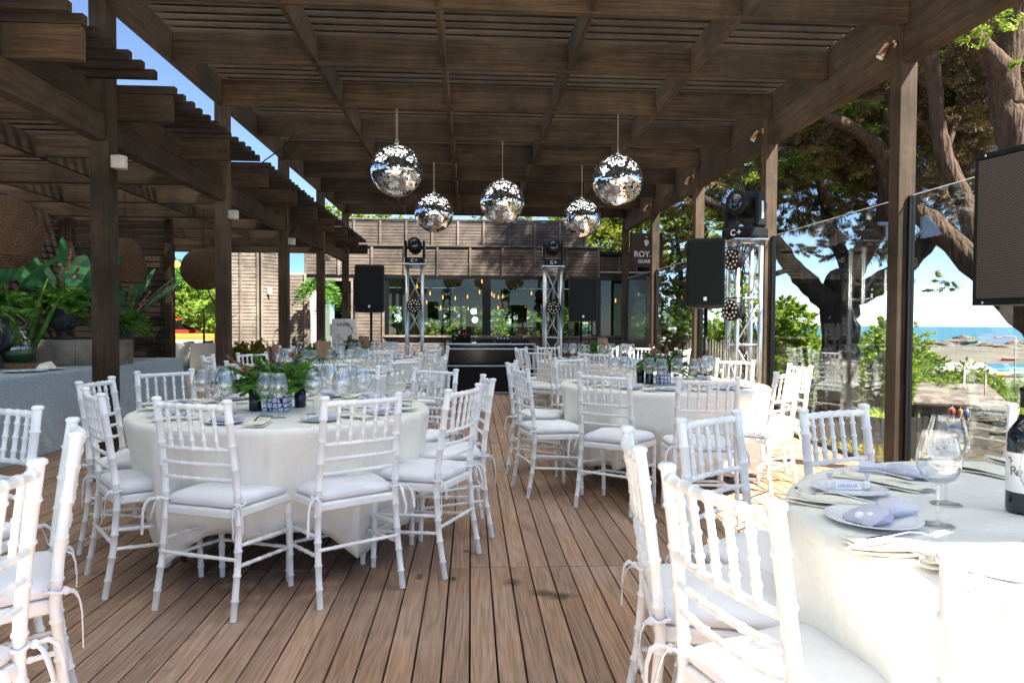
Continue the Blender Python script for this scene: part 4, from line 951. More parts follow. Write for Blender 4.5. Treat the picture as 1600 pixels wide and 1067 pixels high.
def moving_head(loc, rz, label, tilt=20, sc=1.0):
    e_ = empty('moving_head_light', loc, rz, label, 'stage light', 'black moving head lights on the trusses'); e_.scale = (sc,)*3
    MB().box(-.15, .15, -.12, .12, .004, .10).build('base', 'black', e_, bevel=.02)
    for s in (-1, 1):
        mb = MB(); mb.add([(s*.125, -.07, .10), (s*.165, -.07, .10), (s*.165, .07, .10), (s*.125, .07, .10), (s*.125, -.05, .37), (s*.160, -.05, .37), (s*.160, .05, .37), (s*.125, .05, .37)], [(0, 3, 2, 1), (4, 5, 6, 7), (0, 1, 5, 4), (1, 2, 6, 5), (2, 3, 7, 6), (3, 0, 4, 7)]); y_ = mb.build('yoke_arm', 'black', e_, bevel=.012)
        bx(MB(), s*.163, s*.168, -.012, .012, .16, .30).build('arm_strip', 'china', y_)
    hd = MB().lathe([(.085, -.17), (.10, -.16), (.112, -.08), (.115, .02), (.105, .10), (.105, .125), (.09, .13)], 28).build('head', 'black', e_, True); hd.location = (0, 0, .29); hd.rotation_euler = (R(90-tilt), 0, 0)
    MB().lathe([(.070, .131), (.062, .138), (.03, .143), (.002, .145)], 28).build('lens', basic('blue coated lens', (.008, .02, .04), rough=.03, spec=1), hd, True)
    for (t_, x_) in (('C', -.03), ('+', .03)): text(t_, .07, 'letter', e_, (x_, -.122, .05), (R(90), 0, 0), .001, 'mark', bold=.002)
    return e_
moving_head((tl.location.x, tl.location.y, 2.175), R(0), 'black moving head light on the left truss tower', 10)
moving_head((tr_.location.x, tr_.location.y, 2.145), R(0), 'black moving head light on the right truss tower by the desk', 10)
mh = moving_head((tb.location.x+.0, tb.location.y, 2.145), R(-58), 'large black moving head light on the right hand truss', 5, 1.28)
def par_can(loc, rz, label, r_=.115):
    e_ = empty('led_par_light', loc, rz, label, 'stage light', 'round LED lights clamped to the trusses')
    b = MB().lathe([(r_*.7, .14), (r_*.9, .12), (r_, .04), (r_, 0), (r_-.008, -.004), (r_-.012, .004)], 32).build('housing', 'black', e_, True); b.rotation_euler = (R(-90), 0, 0); b.location = (0, 0, 0)
    k = 0
    for rr_, n in ((0, 0), (.045, 6), (.085, 12)):
        for i in range(max(n, 1) if rr_ else 0):
            t = 2*math.pi*(i+.5)/n; o = MB().lathe([(.013, 0), (.011, .006), (.002, .008)], 10).build('led', basic('led', (.75, .66, .55), rough=.2) if k == 0 and not k_led else k_led[0], e_, True)
            if not k_led: k_led.append(o.data.materials[0])
            k = 1; o.rotation_euler = (R(90), 0, 0); o.location = (rr_*math.cos(t), -.0, rr_*math.sin(t))
    MB().tube([(-r_-.01, .04, 0), (-r_-.012, .04, .13), (r_+.012, .04, .13), (r_+.01, .04, 0)], .007, 6).build('bracket', 'black', e_)
    return e_
k_led = []
par_can((tl.location.x, tl.location.y-.17, 1.235+28*10.7/1067), 0, 'round LED light in the middle of the left truss tower')
par_can((tr_.location.x, tr_.location.y-.17, 1.235+26*10.5/1067), 0, 'round LED light in the middle of the truss tower right of the desk')
par_can((tb.location.x-.20, tb.location.y-.12, 1.235+105*7/1067), R(-62), 'upper round LED light on the side of the right hand truss', .11)
par_can((tb.location.x-.20, tb.location.y-.12, 1.235+24*7/1067), R(-62), 'lower round LED light on the side of the right hand truss', .11)
# cables on the big truss
for j in range(3):
    rr = random.Random(40+j); pts = [(-.02+rr.uniform(-.05, .05), rr.uniform(-.03, .06), 2.1-.1*i+0) for i in range(20)]
    pts = [(a+.03*math.sin(i*.9+j), b+.03*math.cos(i*.7+j), z) for i, (a, b, z) in enumerate(pts)]; MB().tube(pts, .007, 6).build('cable', 'black', tb, True)
def speaker(loc, rz, label, stand_top, W=.42, Hh=.68, D=.38, tilt=0, slabel=None):
    e_ = empty('loudspeaker', loc, rz, label, 'loudspeaker', 'black loudspeakers'); 
    mb = MB(); w2, d = W/2, D; vs = [(-w2, -d/2, 0), (w2, -d/2, 0), (w2*.72, d/2, 0), (-w2*.72, d/2, 0)]
    mb.add([(*v[:2], 0) for v in vs]+[(*v[:2], Hh) for v in vs], [(3, 2, 1, 0), (4, 5, 6, 7), (0, 1, 5, 4), (1, 2, 6, 5), (2, 3, 7, 6), (3, 0, 4, 7)])
    mb.build('cabinet', 'black', e_, bevel=.03); bx(MB(), -w2+.025, w2-.025, -d/2-.006, -d/2+.002, .03, Hh-.03).build('grille', 'blackmesh', e_, bevel=.01)
    bx(MB(), -.015, .015, -d/2-.011, -d/2-.007, .07, .105).build('badge', 'letter', e_, bevel=.003)
    s_ = empty('speaker_stand', (loc[0], loc[1], 0), 0, slabel, 'speaker stand', 'black speaker stands')
    MB().tube([(0, 0, .12), (0, 0, loc[2]+.0)], .018, 10).build('pole', 'black', s_, True); MB().tube([(0, 0, .9), (0, 0, .99)], .03, 10).build('collar', 'black', s_)
    for k in range(3):
        a = R(90+120*k+20); MB().tube([(0, 0, .62), (.42*math.cos(a), .42*math.sin(a), .015)], .012, 8).build('leg', 'black', s_, True)
    return e_
M['blackmesh'] = basic('black steel grille', (.003, .003, .003), (.008, .008, .008), rough=.6, scale=260, spec=.2)
speaker((at(580, 490, 10.0).x, 10.0, 1.39), R(0), 'black loudspeaker left of the left truss tower', 1.4, .43, .68, slabel='black speaker stand hidden behind the farthest left table')
speaker((at(908, 500, 10.4).x, 10.4, 1.27), R(0), 'black loudspeaker right of the truss beside the desk', 1.3, .44, .68, slabel='black speaker stand right of the music desk')
speaker((at(1103, 480, 6.45).x, 6.45, 1.395), R(-22), 'black loudspeaker left of the large right hand truss', 1.4, .36, .66, .32, slabel='black speaker stand beside the large right hand truss')
# big foreground loudspeaker with perforated grille
e_ = empty('loudspeaker', (2.285, 2.98, 1.33), R(-76.5), 'large loudspeaker with a brown woven looking grille at the right edge', 'loudspeaker', 'black loudspeakers')
LW = .43
mb = MB(); mb.add([(0, 0, 0), (LW, 0, 0), (LW*.86, .36, 0), (LW*.14, .36, 0), (0, 0, .675), (LW, 0, .675), (LW*.86, .36, .675), (LW*.14, .36, .675)], [(3, 2, 1, 0), (4, 5, 6, 7), (0, 1, 5, 4), (1, 2, 6, 5), (2, 3, 7, 6), (3, 0, 4, 7)]).build('cabinet', 'black', e_, bevel=.012)
g_ = MB().box(0, LW-.03, 0, .62, -.004, .004).build('grille', 'grille', e_, bevel=.003); g_.location = (.015, -.006, .028); g_.rotation_euler = (R(90), 0, 0)
bx(MB(), .0, LW, -.012, -.001, .652, .676).build('edge_bar', 'black', e_, bevel=.003); bx(MB(), .0, LW, -.012, -.001, .0, .024).build('edge_bar', 'black', e_, bevel=.003)
bx(MB(), .0, .014, -.012, -.001, .024, .652).build('edge_bar', 'black', e_, bevel=.003)
for z in (.012, .664): MB().lathe([(.006, 0), (.006, .002), (.002, .003)], 10).build('screw', 'steel', e_, True).location = (0, 0, 0); 
for o_, z in zip([o_ for o_ in kids(e_) if o_.name.startswith('screw')], (.012, .664)): o_.rotation_euler = (R(90), 0, 0); o_.location = (.05, -.0125, z)
s_ = empty('speaker_stand', (2.50, 2.80, 0), 0, 'black speaker stand under the large right edge loudspeaker', 'speaker stand', 'black speaker stands')
MB().tube([(0, 0, .12), (0, 0, 1.33)], .018, 10).build('pole', 'black', s_, True)
for k in range(3): a = R(35+120*k); MB().tube([(0, 0, .62), (.4*math.cos(a), .4*math.sin(a), .015)], .012, 8).build('leg', 'black', s_, True)
# music desk
dx0, dx1, DY = at(698, 540, 12).x, at(836, 540, 12).x, 12.0
dk = empty('music_desk', ((dx0+dx1)/2, DY, 0), 0, 'black music desk with aluminium edges between the truss towers', 'desk'); W2 = (dx1-dx0)/2
bx(MB(), -W2, W2, 0, .6, .86, .90).build('desk_top', 'blackgloss', dk); bx(MB(), -W2+.02, W2-.02, .02, .58, .02, .50).build('cabinet', 'black', dk); bx(MB(), -W2+.02, W2-.02, .35, .58, .50, .86).build('back_panel', 'blackgloss', dk)
for z in (.50, .80, .885, .03): MB().box(-W2, W2, -.012, .012, z-.012, z+.012).build('edge_rail', 'alu', dk, bevel=.002)
for s in (-1, 1): bx(MB(), s*W2-.012, s*W2+.012, -.010, .6, 0, .87).build('side_frame', 'alu', dk)
lt = empty('laptop', (at(720, 530, 12.15).x, DY+.15, .902), R(8), 'open laptop covered in coloured stickers on the music desk', 'laptop')
bx(MB(), -.17, .17, -.02, .22, 0, .015).build('keyboard', 'black', lt, bevel=.003); l_ = bx(MB(), -.17, .17, -.006, .004, 0, .23).build('screen_lid', 'black', lt, bevel=.004); l_.location = (0, -.02, .012); l_.rotation_euler = (R(14), 0, 0)
rr = random.Random(6)
for i in range(11):
    c = [(.35, .03, .04), (.04, .25, .06), (.4, .3, .03), (.05, .1, .35), (.5, .5, .5)][i % 5]; x, z = rr.uniform(-.14, .14), rr.uniform(.03, .2); MB().sphere((x, -.0075, z), rr.uniform(.014, .028), 8, 4, (1, .06, rr.uniform(.5, 1))).build('sticker', basic('sticker', c), l_)
for i, (x, w_, nm, lb, ct) in enumerate(((.0, .30, 'dj_deck', 'black turntable deck beside the laptop', 'music deck'), (.33, .26, 'dj_mixer', 'black mixer in the middle of the music desk', 'mixer'), (.66, .32, 'dj_deck', 'black turntable deck at the right of the music desk', 'music deck'))):
    e_ = empty(nm, (at(758, 530, 12.15).x+x*.95, DY+.2, .902), 0, lb, ct); bx(MB(), -w_/2, w_/2, -.15, .15, 0, .07).build('body', 'black', e_, bevel=.008)
    if nm == 'dj_deck': MB().lathe([(.10, .071), (.10, .08), (.03, .082)], 24).build('jog_wheel', 'blackgloss', e_, True); bx(MB(), -.06, .06, .13, .14, .07, .13).build('display', 'blackgloss', e_)
    else:
        for k in range(8): MB().lathe([(.010, .071), (.008, .095)], 10, (-.09+.06*(k % 4), -.05+.09*(k//4), 0)).build('knob', 'steel', e_)
# hanging sign with white lettering
sx0, sx1 = at(984, 390, 15.9).x, at(1035, 390, 15.9).x; z0, z1 = at(984, 417, 15.9).z, at(984, 364, 15.9).z
sg = empty('hanging_sign', ((sx0+sx1)/2, 15.9, z0), 0, 'brown hanging board with white lettering and a lion crest by the far glass', 'sign'); sw = (sx1-sx0)/2; sh = z1-z0
bx(MB(), -sw, sw, -.02, .02, 0, sh).build('board', 'signbrown', sg, bevel=.004)
for s in (-1, 1): bx(MB(), s*(sw-.03)-.012, s*(sw-.03)+.012, -.024, .024, -.01, sh+.02).build('batten', 'woodz', sg)
text('ROYAL', .185, 'letter', sg, (.0, -.0225, sh*.37), (R(90), 0, 0), .0015, 'word', bold=.006); text('GUARD', .115, 'letter', sg, (.0, -.0225, sh*.16), (R(90), 0, 0), .0015, 'word', bold=.004)
def plate(pts, y, m_, name): n = len(pts); return MB().add([(x, y, z) for x, z in pts]+[(x, y-.003, z) for x, z in pts], [tuple(range(n)), tuple(range(2*n-1, n-1, -1))]+[(i, i+n, (i+1) % n+n, (i+1) % n) for i in range(n)]).build(name, m_, sg)
cz = sh*.70; plate([(-.085, cz+.08), (-.04, cz+.115), (.04, cz+.115), (.085, cz+.08), (.09, cz-.02), (.05, cz-.09), (0, cz-.125), (-.05, cz-.09), (-.09, cz-.02)], -.0205, basic('crest navy', (.01, .012, .02)), 'shield')
plate([(-.045, cz-.01), (-.06, cz+.04), (-.03, cz+.075), (.02, cz+.08), (.055, cz+.05), (.05, cz+.02), (.065, cz), (.04, cz-.03), (.02, cz-.05), (0, cz-.085), (-.03, cz-.05)], -.0245, 'letter', 'lion_head'); plate([(-.03, cz+.135), (-.02, cz+.16), (0, cz+.145), (.02, cz+.16), (.03, cz+.135)], -.0205, 'letter', 'crown')
# welcome card stand and small things behind the tables
wx0 = at(537, 540, 13.2).x
e_ = empty('welcome_board', (wx0, 13.2, .02), R(4), 'white welcome board with handwriting and leaves beside the far left posts', 'sign')
bx(MB(), -.22, .22, -.008, .008, .55, 1.30).build('board', 'china', e_, bevel=.01); MB().box(-.20, .20, .03, .06, 0, .6).build('easel', 'slab', e_)
inkp = basic('dark handwriting ink', (.10, .09, .08)); rr = random.Random(2); pts = [(-.13+.26*i/40, -.012, 1.19+.035*math.sin(i*1.15)*(1 if i % 9 < 6 else .4)) for i in range(41)]; MB().tube(pts, .004, 4).build('handwriting', inkp, e_); 
for z in (1.0, .96, .92): MB().tube([(-.15, -.012, z), (-.05, -.012, z)], .004, 4).build('written_line', inkp, e_)
rng = np.random.default_rng(77); P = np.stack([.02+.16*np.linspace(0, 1, 30), np.full(30, -.02), 1.24-.20*np.linspace(0, 1, 30)**2], 1); fastmesh('leaf_garland', leafquads(P+rng.normal(size=P.shape)*.012, rng.normal(size=P.shape), .05, .018, rng), 'leafy', e_)

# ================================================================== LEFT SIDE: buffet, walls, shades
def slat_screen(name, p, q, z0, z1, label, pitch=.098, h=.082, posts=()):
    p, q = Vector(p), Vector(q); d = q-p; L = d.length; e_ = empty(name, p, math.atan2(d.y, d.x), label, 'slat wall', 'dark slatted walls round the buffet')
    mb = MB(); z = z0
    while z < z1: mb.box(0, L, -.012, .012, z, z+h); z += pitch
    mb.build('slats', 'darkslat', e_, bevel=.002); MB().box(0, L, .03, .05, z0, z1-.35).build('backing_panel', 'backing', e_)
    for t in posts: MB().box(L*t-.045, L*t+.045, -.105, -.013, 0, z1+.02).build('post', 'woodz', e_, bevel=.003)
slat_screen('slatted_wall', (-6.3, 2.0, 0), (-6.3, 11.0, 0), .02, 2.8, 'long dark slatted wall behind the buffet at the far left', posts=(.02, .25, .5, .74, .99))
slat_screen('slatted_wall', (-6.18, 10.9, 0), (at(272, 500, 10.9).x, 10.9, 0), .02, 2.8, 'dark slatted wall end facing the camera behind the buffet flowers', posts=(.05, .97))
mb = MB(); mb.box(-5.77, -5.63, 13.1, 13.24, 0, 2.85); P2(mb, 'post', 'woodz')
mb = MB(); mb.box(-5.7-.07, -5.7+.07, 10.9-.07+.3, 10.97+.3, 0, 2.85)
# buffet
bf = empty('buffet_table', (-4.68, 6.4, 0), 0, 'long buffet table under a grey blue cloth beside the left posts', 'table')
MB().box(-.60, .60, -3.0, 3.38, .70, .735).build('tabletop', 'slab', bf)
for x in (-.5, .5):
    for y in (-2.8, 0, 3.2): MB().tube([(x, y, 0), (x, y, .7)], .016, 8).build('leg', 'steel', bf, True)
rr = random.Random(4); pts = []
x0, x1, y0, y1 = -5.30, -4.06, 3.36, 9.82
def side(a, b, n):
    for i in range(n): t = i/n; pts.append((a[0]+(b[0]-a[0])*t, a[1]+(b[1]-a[1])*t))
side((x0, y0), (x1, y0), 24); side((x1, y0), (x1, y1), 150); side((x1, y1), (x0, y1), 24); side((x0, y1), (x0, y0), 100)
n = len(pts); vs = []; fs = []; cxm, cym = (x0+x1)/2, (y0+y1)/2
for j, d in enumerate([0, .03, .1, .2, .3, .4, .5, .6, .7, .738]):
    for i, (x, y) in enumerate(pts):
        s_ = i*.05; f = .5*math.sin(s_*3.1+.8*math.sin(s_*.7))+.35*math.sin(s_*7.3+1); u_ = d/.74
        ox = (1 if x == x1 else (-1 if x == x0 else 0)); oy = (1 if y >= y1-1e-6 else (-1 if y <= y0+1e-6 else 0))
        k = u_*(.09+.045*f); vs.append((x+ox*k, y+oy*k, .742-d if j else .744))
for j in range(9):
    for i in range(n): a = j*n+i; b = j*n+(i+1) % n; fs.append((a, a+n, b+n, b))
fs.append(tuple(range(n))); tag(MB().add(vs, fs).build('tablecloth', 'bluecloth', None, True), 'grey blue damask cloth falling to the floor from the buffet', 'tablecloth')
BZ = .7455
URN = [(.12, 0), (.13, .01), (.13, .03), (.07, .06), (.045, .09), (.05, .12), (.10, .15), (.155, .20), (.17, .27), (.165, .31), (.155, .33), (.165, .36), (.20, .42), (.235, .46), (.24, .475), (.225, .478), (.19, .45), (.15, .40)]
def urn(loc, sc, label):
    e_ = empty('garden_urn', loc, 0, label, 'urn', 'dark urns on the buffet'); e_.scale = (sc,)*3
    b = MB().lathe(URN[:6]+URN[6:], 40); b.build('body', 'urn', e_, True)
    mb = MB()
    for i in range(20): t = 2*math.pi*i/20; mb.tube([(.10*math.cos(t), .10*math.sin(t), .15), (.158*math.cos(t), .158*math.sin(t), .20), (.172*math.cos(t), .172*math.sin(t), .26)], [.010, .018, .012], 6)
    o = mb.build('gadroons', 'urn', e_, True); MB().lathe([(.0, .40), (.17, .41)], 20, cap=False).build('soil', 'backing', e_)
    return e_
def big_flora(loc, seed, label, r_=1.0, paddles=7, lean=(0, 0)):
    rng = np.random.default_rng(seed); e_ = empty('plant_arrangement', loc, 0, label, 'flowers', 'tall tropical arrangements on the buffet')
    for i in range(paddles):
        d = rdir(rng, .66, .99); d[:2] += lean; L = rng.uniform(.7, 1.05)*r_
        st = d*L*.35; MB().tube([(0, 0, 0), tuple(st)], [.012, .008], 6).build('leaf_stalk', 'leafg', e_)
        V = blade(rng, st, d, L*.72, .23*r_, 12, .25); fastmesh('paddle_leaf', V, 'leafd', e_)
    V = [fern(rng, rdir(rng, .1, 1)*.08, rdir(rng, .05, .85), rng.uniform(.3, .55)*r_, .12*r_, 13, rng.uniform(.5, 1.4)) for _ in range(60)]
    fastmesh('palm_fronds', np.concatenate(V), 'leafg', e_)
    V = [blade(rng, rdir(rng, .1, 1)*.07, rdir(rng, -.1, .8), rng.uniform(.22, .42)*r_, .03, 6, .9) for _ in range(130)]
    fastmesh('lime_leaves', np.concatenate(V), 'leafy', e_)
    for i in range(6):
        d = rdir(rng, .6, .97); d[:2] += lean; L = rng.uniform(.5, .8)*r_; t = np.linspace(.62, 1, 46); P = d*(L*t)[:, None]; fastmesh('flower_spike', leafquads(P+rng.normal(size=P.shape)*.012*(1.3-t)[:, None], rng.normal(size=P.shape), .035, .022, rng), 'petalp', e_)
    return e_
urn((-5.02, 7.45, BZ), 1.35, 'big dark urn at the left end of the buffet'); big_flora((-5.02, 7.45, BZ+.58), 3, 'leafy tropical arrangement in the big left urn', 1.1, 12)
cr_ = empty('wooden_crate', (-4.48, 8.25, BZ), R(2), 'weathered grey wooden crate carrying the second urn', 'crate')
for (a, b, c_, d_) in ((-.42, .42, -.24, -.215), (-.42, .42, .215, .24)):
    bx(MB(), a, -.003, c_, d_, 0, .285).build('side_board', 'crate', cr_, bevel=.004); bx(MB(), .003, b, c_, d_, 0, .285).build('side_board', 'crate', cr_, bevel=.004)
for s in (-1, 1): bx(MB(), s*.42-.012, s*.42+.012, -.214, .214, 0, .285).build('end_board', 'crate', cr_, bevel=.004)
bx(MB(), -.40, .40, -.213, .213, .262, .278).build('lid', 'crate', cr_)
urn((-4.72, 8.22, BZ+.282), .82, 'smaller dark urn on the wooden crate'); big_flora((-4.72, 8.22, BZ+.282+.37), 8, 'tropical arrangement with paddle leaves in the smaller urn', 1.08, 12)
big_flora((-4.62, 9.35, BZ+.42), 13, 'leaning arrangement of long leaves right of the post', .9, 6, (.25, 0)); urn((-4.62, 9.35, BZ), .85, 'dark urn mostly hidden behind the nearest left post')
# glass vase with rolled leaves on a live edge board
sb = MB(); n = 26; rr = random.Random(9); ring_ = [((.36+rr.uniform(-.02, .02))*math.cos(2*math.pi*i/n), (.22+rr.uniform(-.015, .015))*math.sin(2*math.pi*i/n)) for i in range(n)]
sb.add([(x, y, 0) for x, y in ring_]+[(x*1.02, y*1.02, .05) for x, y in ring_], [tuple(range(n))[::-1], tuple(range(n, 2*n))]+[(i, (i+1) % n, (i+1) % n+n, i+n) for i in range(n)])
o = sb.build('serving_board', 'slab', None); o.location = (-4.78, 7.62, BZ); o.rotation_euler = (0, 0, R(8)); tag(o, 'live edge wooden serving board under the glass vase', 'serving board')
gv = empty('glass_vase', (-4.86, 7.65, BZ+.051), 0, 'wide glass vase of water holding rolled green leaves', 'vase')
MB().lathe([(.10, 0), (.13, .01), (.165, .09), (.17, .17), (.15, .24), (.115, .29), (.112, .36), (.13, .40), (.126, .40), (.108, .36), (.111, .29), (.146, .24), (.165, .17), (.16, .09), (.12, .014)], 36).build('vase_body', 'glass', gv, True)
MB().lathe([(.10, .006), (.125, .02), (.16, .09), (.163, .15), (.16, .1505), (.002, .151)], 32).build('water', basic('green water', (.03, .09, .035), rough=.05, trans=1), gv, True)
rng = np.random.default_rng(21)
for i in range(9):
    d = rdir(rng, .88, .99); p0 = np.array([rng.uniform(-.08, .08), rng.uniform(-.08, .08), .02]); MB().tube([tuple(p0), tuple(p0+d*.35), tuple(p0+d*rng.uniform(.75, 1.05))], [.022, .03, .004], 8).build('rolled_leaf', 'leafy' if i % 2 else 'leafg', gv, True)
for i, (px, py) in enumerate(((28, 582), (52, 581), (80, 578))):
    x, y = zt(px, py, BZ); MB; PL.place(x, y, BZ+.001, 0, ['white dish at the left of the buffet front', 'white dish in the middle of the buffet front', 'white dish nearest the wooden board on the buffet'][i], 'dishes on the buffet', 1.35)
o = MB().add([(0, 0, 0), (.12, 0, 0), (.12, .16, 0), (0, .16, 0), (.03, .03, .05), (.1, .05, .04), (.08, .13, .07), (.02, .12, .04)], [(3, 2, 1, 0), (4, 5, 6, 7), (0, 1, 5, 4), (1, 2, 6, 5), (2, 3, 7, 6), (3, 0, 4, 7)]).build('napkin_fold', 'napkin'); o.location = (*zt(55, 578, BZ), BZ+.014); tag(o, 'pale folded napkin standing on a buffet dish', 'napkin')
# woven lamp shades
def wicker(loc, r_, kind, label):
    e_ = empty('woven_lamp_shade', loc, 0, label, 'lamp shade', 'woven rattan lamp shades'); rng = np.random.default_rng(int(abs(loc[1])*10)); mb = MB()
    n = 72; rows = 62
    prof = []
    for j in range(rows+1):
        t = j/rows
        if kind == 'globe': th = .16+(math.pi-.42)*t; prof.append((r_*math.sin(th), r_*math.cos(th)))
        else: z = r_*(1-2.0*t); prof.append((r_*.82*math.sqrt(max(.02, 1-((z/r_+.55)/1.55)**2)) if z > -.55*r_ else r_*.82*(1+.06*math.sin((z/r_)*3)), z))
    prof.sort(key=lambda q: -q[1])
    for j, (a, z) in enumerate(prof):
        if kind == 'globe' and rows*.78 < j < rows*.92 and j % 2: continue
        mb.tube([((a+.0045*(-1)**(i+j))*math.cos(2*math.pi*i/n), (a+.0045*(-1)**(i+j))*math.sin(2*math.pi*i/n), z+.0015*math.sin(i*2.1)) for i in range(n+1)], .0078*r_/.3, 6, False)
    mb.build('weave', 'wicker', e_)
    mb = MB()
    for i in range(0, 32): t = 2*math.pi*i/32; mb.tube([(a*math.cos(t), a*math.sin(t), z) for a, z in prof[::4]], .003, 4, False)
    mb.build('ribs', 'wicker', e_); MB().tube([(0, 0, r_*.98), (0, 0, 2.86-loc[2])], .006, 6).build('cord', 'black', e_)
    MB().lathe([(.05, 0), (.05, .03), (.03, .04)], 14, (0, 0, r_*.95)).build('cap', 'black', e_)
c = at(0, 363, 5.9); wicker(c, .30, 'globe', 'big woven rattan globe shade cut off by the left edge')
c = at(196, 406, 8.6); wicker(c, .27, 'dome', 'woven rattan dome shade half behind the nearest left post')
c = at(318, 421, 10.3); wicker(c, .30, 'globe', 'round woven rattan shade between the first two left posts')
c = at(275, 413, 11.2); e_ = empty('bare_bulb', c, 0, 'glowing orange bulb at the end of the dark slatted wall', 'lamp'); MB().sphere((0, 0, 0), .05, 12, 8, (1.4, 1, 1)).build('bulb', 'bulb', e_, True); MB().tube([(-.05, 0, 0), (-.12, 0, .1), (-.2, 0, 2.85-c.z)], .008, 6).build('cable', 'black', e_)

# ================================================================== OUTDOORS
tag(MB().box(-16, 9, -24, -1.72, -.3, -.02).build('bounce_floor', basic('unseen white bounce floor', (.78, .80, .73), (.72, .74, .67), rough=.9, scale=2)), kind='structure')  # added out of view as a white reflector, bounces sunlight under the roof
tag(MB().box(-60, -4.4, 17.45, 70, -.7, -.06).build('pavement', basic('pale gravel forecourt', (.26, .245, .22), (.20, .19, .17), rough=.95, scale=3)), kind='structure')
def limb(mb, pts, r0_, r1_, n=12, seed=0):
    rr = random.Random(seed); P = [Vector(p) for p in pts]; out = []; 
    for i in range(len(P)-1):
        a = P[max(i-1, 0)]; b = P[i]; c_ = P[i+1]; d = P[min(i+2, len(P)-1)]
        for k in range(6):
            t = k/6; out.append(.5*((2*b)+(-a+c_)*t+(2*a-5*b+4*c_-d)*t*t+(-a+3*b-3*c_+d)*t**3))
    out.append(P[-1]); m_ = len(out); rad = [(r0_+(r1_-r0_)*i/(m_-1))*(1+rr.uniform(-.09, .09)) for i in range(m_)]
    mb.tube([o_+Vector((rr.uniform(-1, 1), rr.uniform(-1, 1), 0))*rad[i]*.10 for i, o_ in enumerate(out)], rad, n); return out
def sprays(rng, blobs, n_clump, per, ls, lw, up_bias=.1, flat=.35, dens=None):
    """foliage: clumps of leafy sprays spread through several ellipsoids"""
    V = []
    tot = sum(b[1][0]*b[1][1]*b[1][2] for b in blobs)
    for c_, r_ in blobs:
        k = max(3, int(n_clump*r_[0]*r_[1]*r_[2]/tot)); D = unit(rng.normal(size=(k, 3))); q = rng.uniform(.25, 1, k)**.45
        CC = np.array(c_)+D*q[:, None]*np.array(r_)
        for cc, dd in zip(CC, D):
            m_ = int(per*rng.uniform(.5, 1.5)); ax = unit(dd*[1, 1, .5]+rng.normal(size=3)*.45+[0, 0, up_bias]); L = rng.uniform(.35, .9)*min(r_)*.55+.12
            t = rng.uniform(0, 1, m_)**.8; P = cc+ax*(L*t)[:, None]; off_ = rng.normal(size=(m_, 3))*L*.22*(1.15-t)[:, None]; off_[:, 2] *= flat; P = P+off_
            dirs = ax+unit(off_+1e-6)*.8+rng.normal(size=(m_, 3))*.35
            V.append(leafquads(P, dirs, rng.uniform(.6, 1.3, m_)*ls, rng.uniform(.6, 1.3, m_)*lw, rng))
    return np.concatenate(V)
# --- the big cypress with forked trunk by the glass
t1 = empty('cypress_tree', at(1312, 640, 14.2), 0, 'huge cypress with dark forked trunk right behind the glass', 'tree', 'trees beyond the glass'); o1 = t1.location
def rel(p): return Vector(p)-o1
mb = MB(); g1 = rel(at(1312, 655, 14.2)); g1.z -= .2
limb(mb, [g1, rel(at(1310, 620, 14.2)), rel(at(1312, 550, 14.2)), rel(at(1312, 480, 14.2)), rel(at(1316, 440, 14.2))], .40, .36, 14, 1); mb.build('trunk', 'bark', t1, True)
LB = [([(1306, 478, 14.2), (1275, 455, 14.1), (1240, 418, 13.9), (1205, 372, 13.6), (1150, 335, 13.2), (1070, 300, 13)], .26, .07),
      ([(1318, 470, 14.2), (1350, 455, 14.0), (1385, 436, 13.7), (1425, 405, 13.2), (1470, 350, 12.8)], .27, .16),
      ([(1320, 455, 14.2), (1345, 400, 13.8), (1385, 330, 13.2), (1391, 250, 13), (1398, 140, 12.8), (1410, 20, 12.6)], .24, .13),
      ([(1391, 270, 13), (1368, 228, 12.9), (1330, 200, 12.8), (1262, 172, 12.5)], .19, .09),
      ([(1392, 250, 13), (1350, 250, 13.4), (1290, 232, 13.9), (1215, 225, 14.2)], .07, .03),
      ([(1240, 418, 13.9), (1200, 430, 13.5), (1150, 425, 13.2)], .07, .02), ([(1335, 440, 14.1), (1300, 360, 14.6), (1280, 280, 15), (1240, 150, 15.5)], .16, .07),
      ([(1205, 372, 13.6), (1170, 300, 14), (1140, 210, 14.5)], .08, .03)]
for i, (p_, a, b) in enumerate(LB): mb = MB(); limb(mb, [rel(at(*q)) for q in p_], a, b, 12, i+5); mb.build('limb', 'trunk' if i in (2, 3) else 'bark', t1, True)
rng = np.random.default_rng(5)
def rb(px, py, Y, r_): return (np.array(rel(at(px, py, Y))), r_)
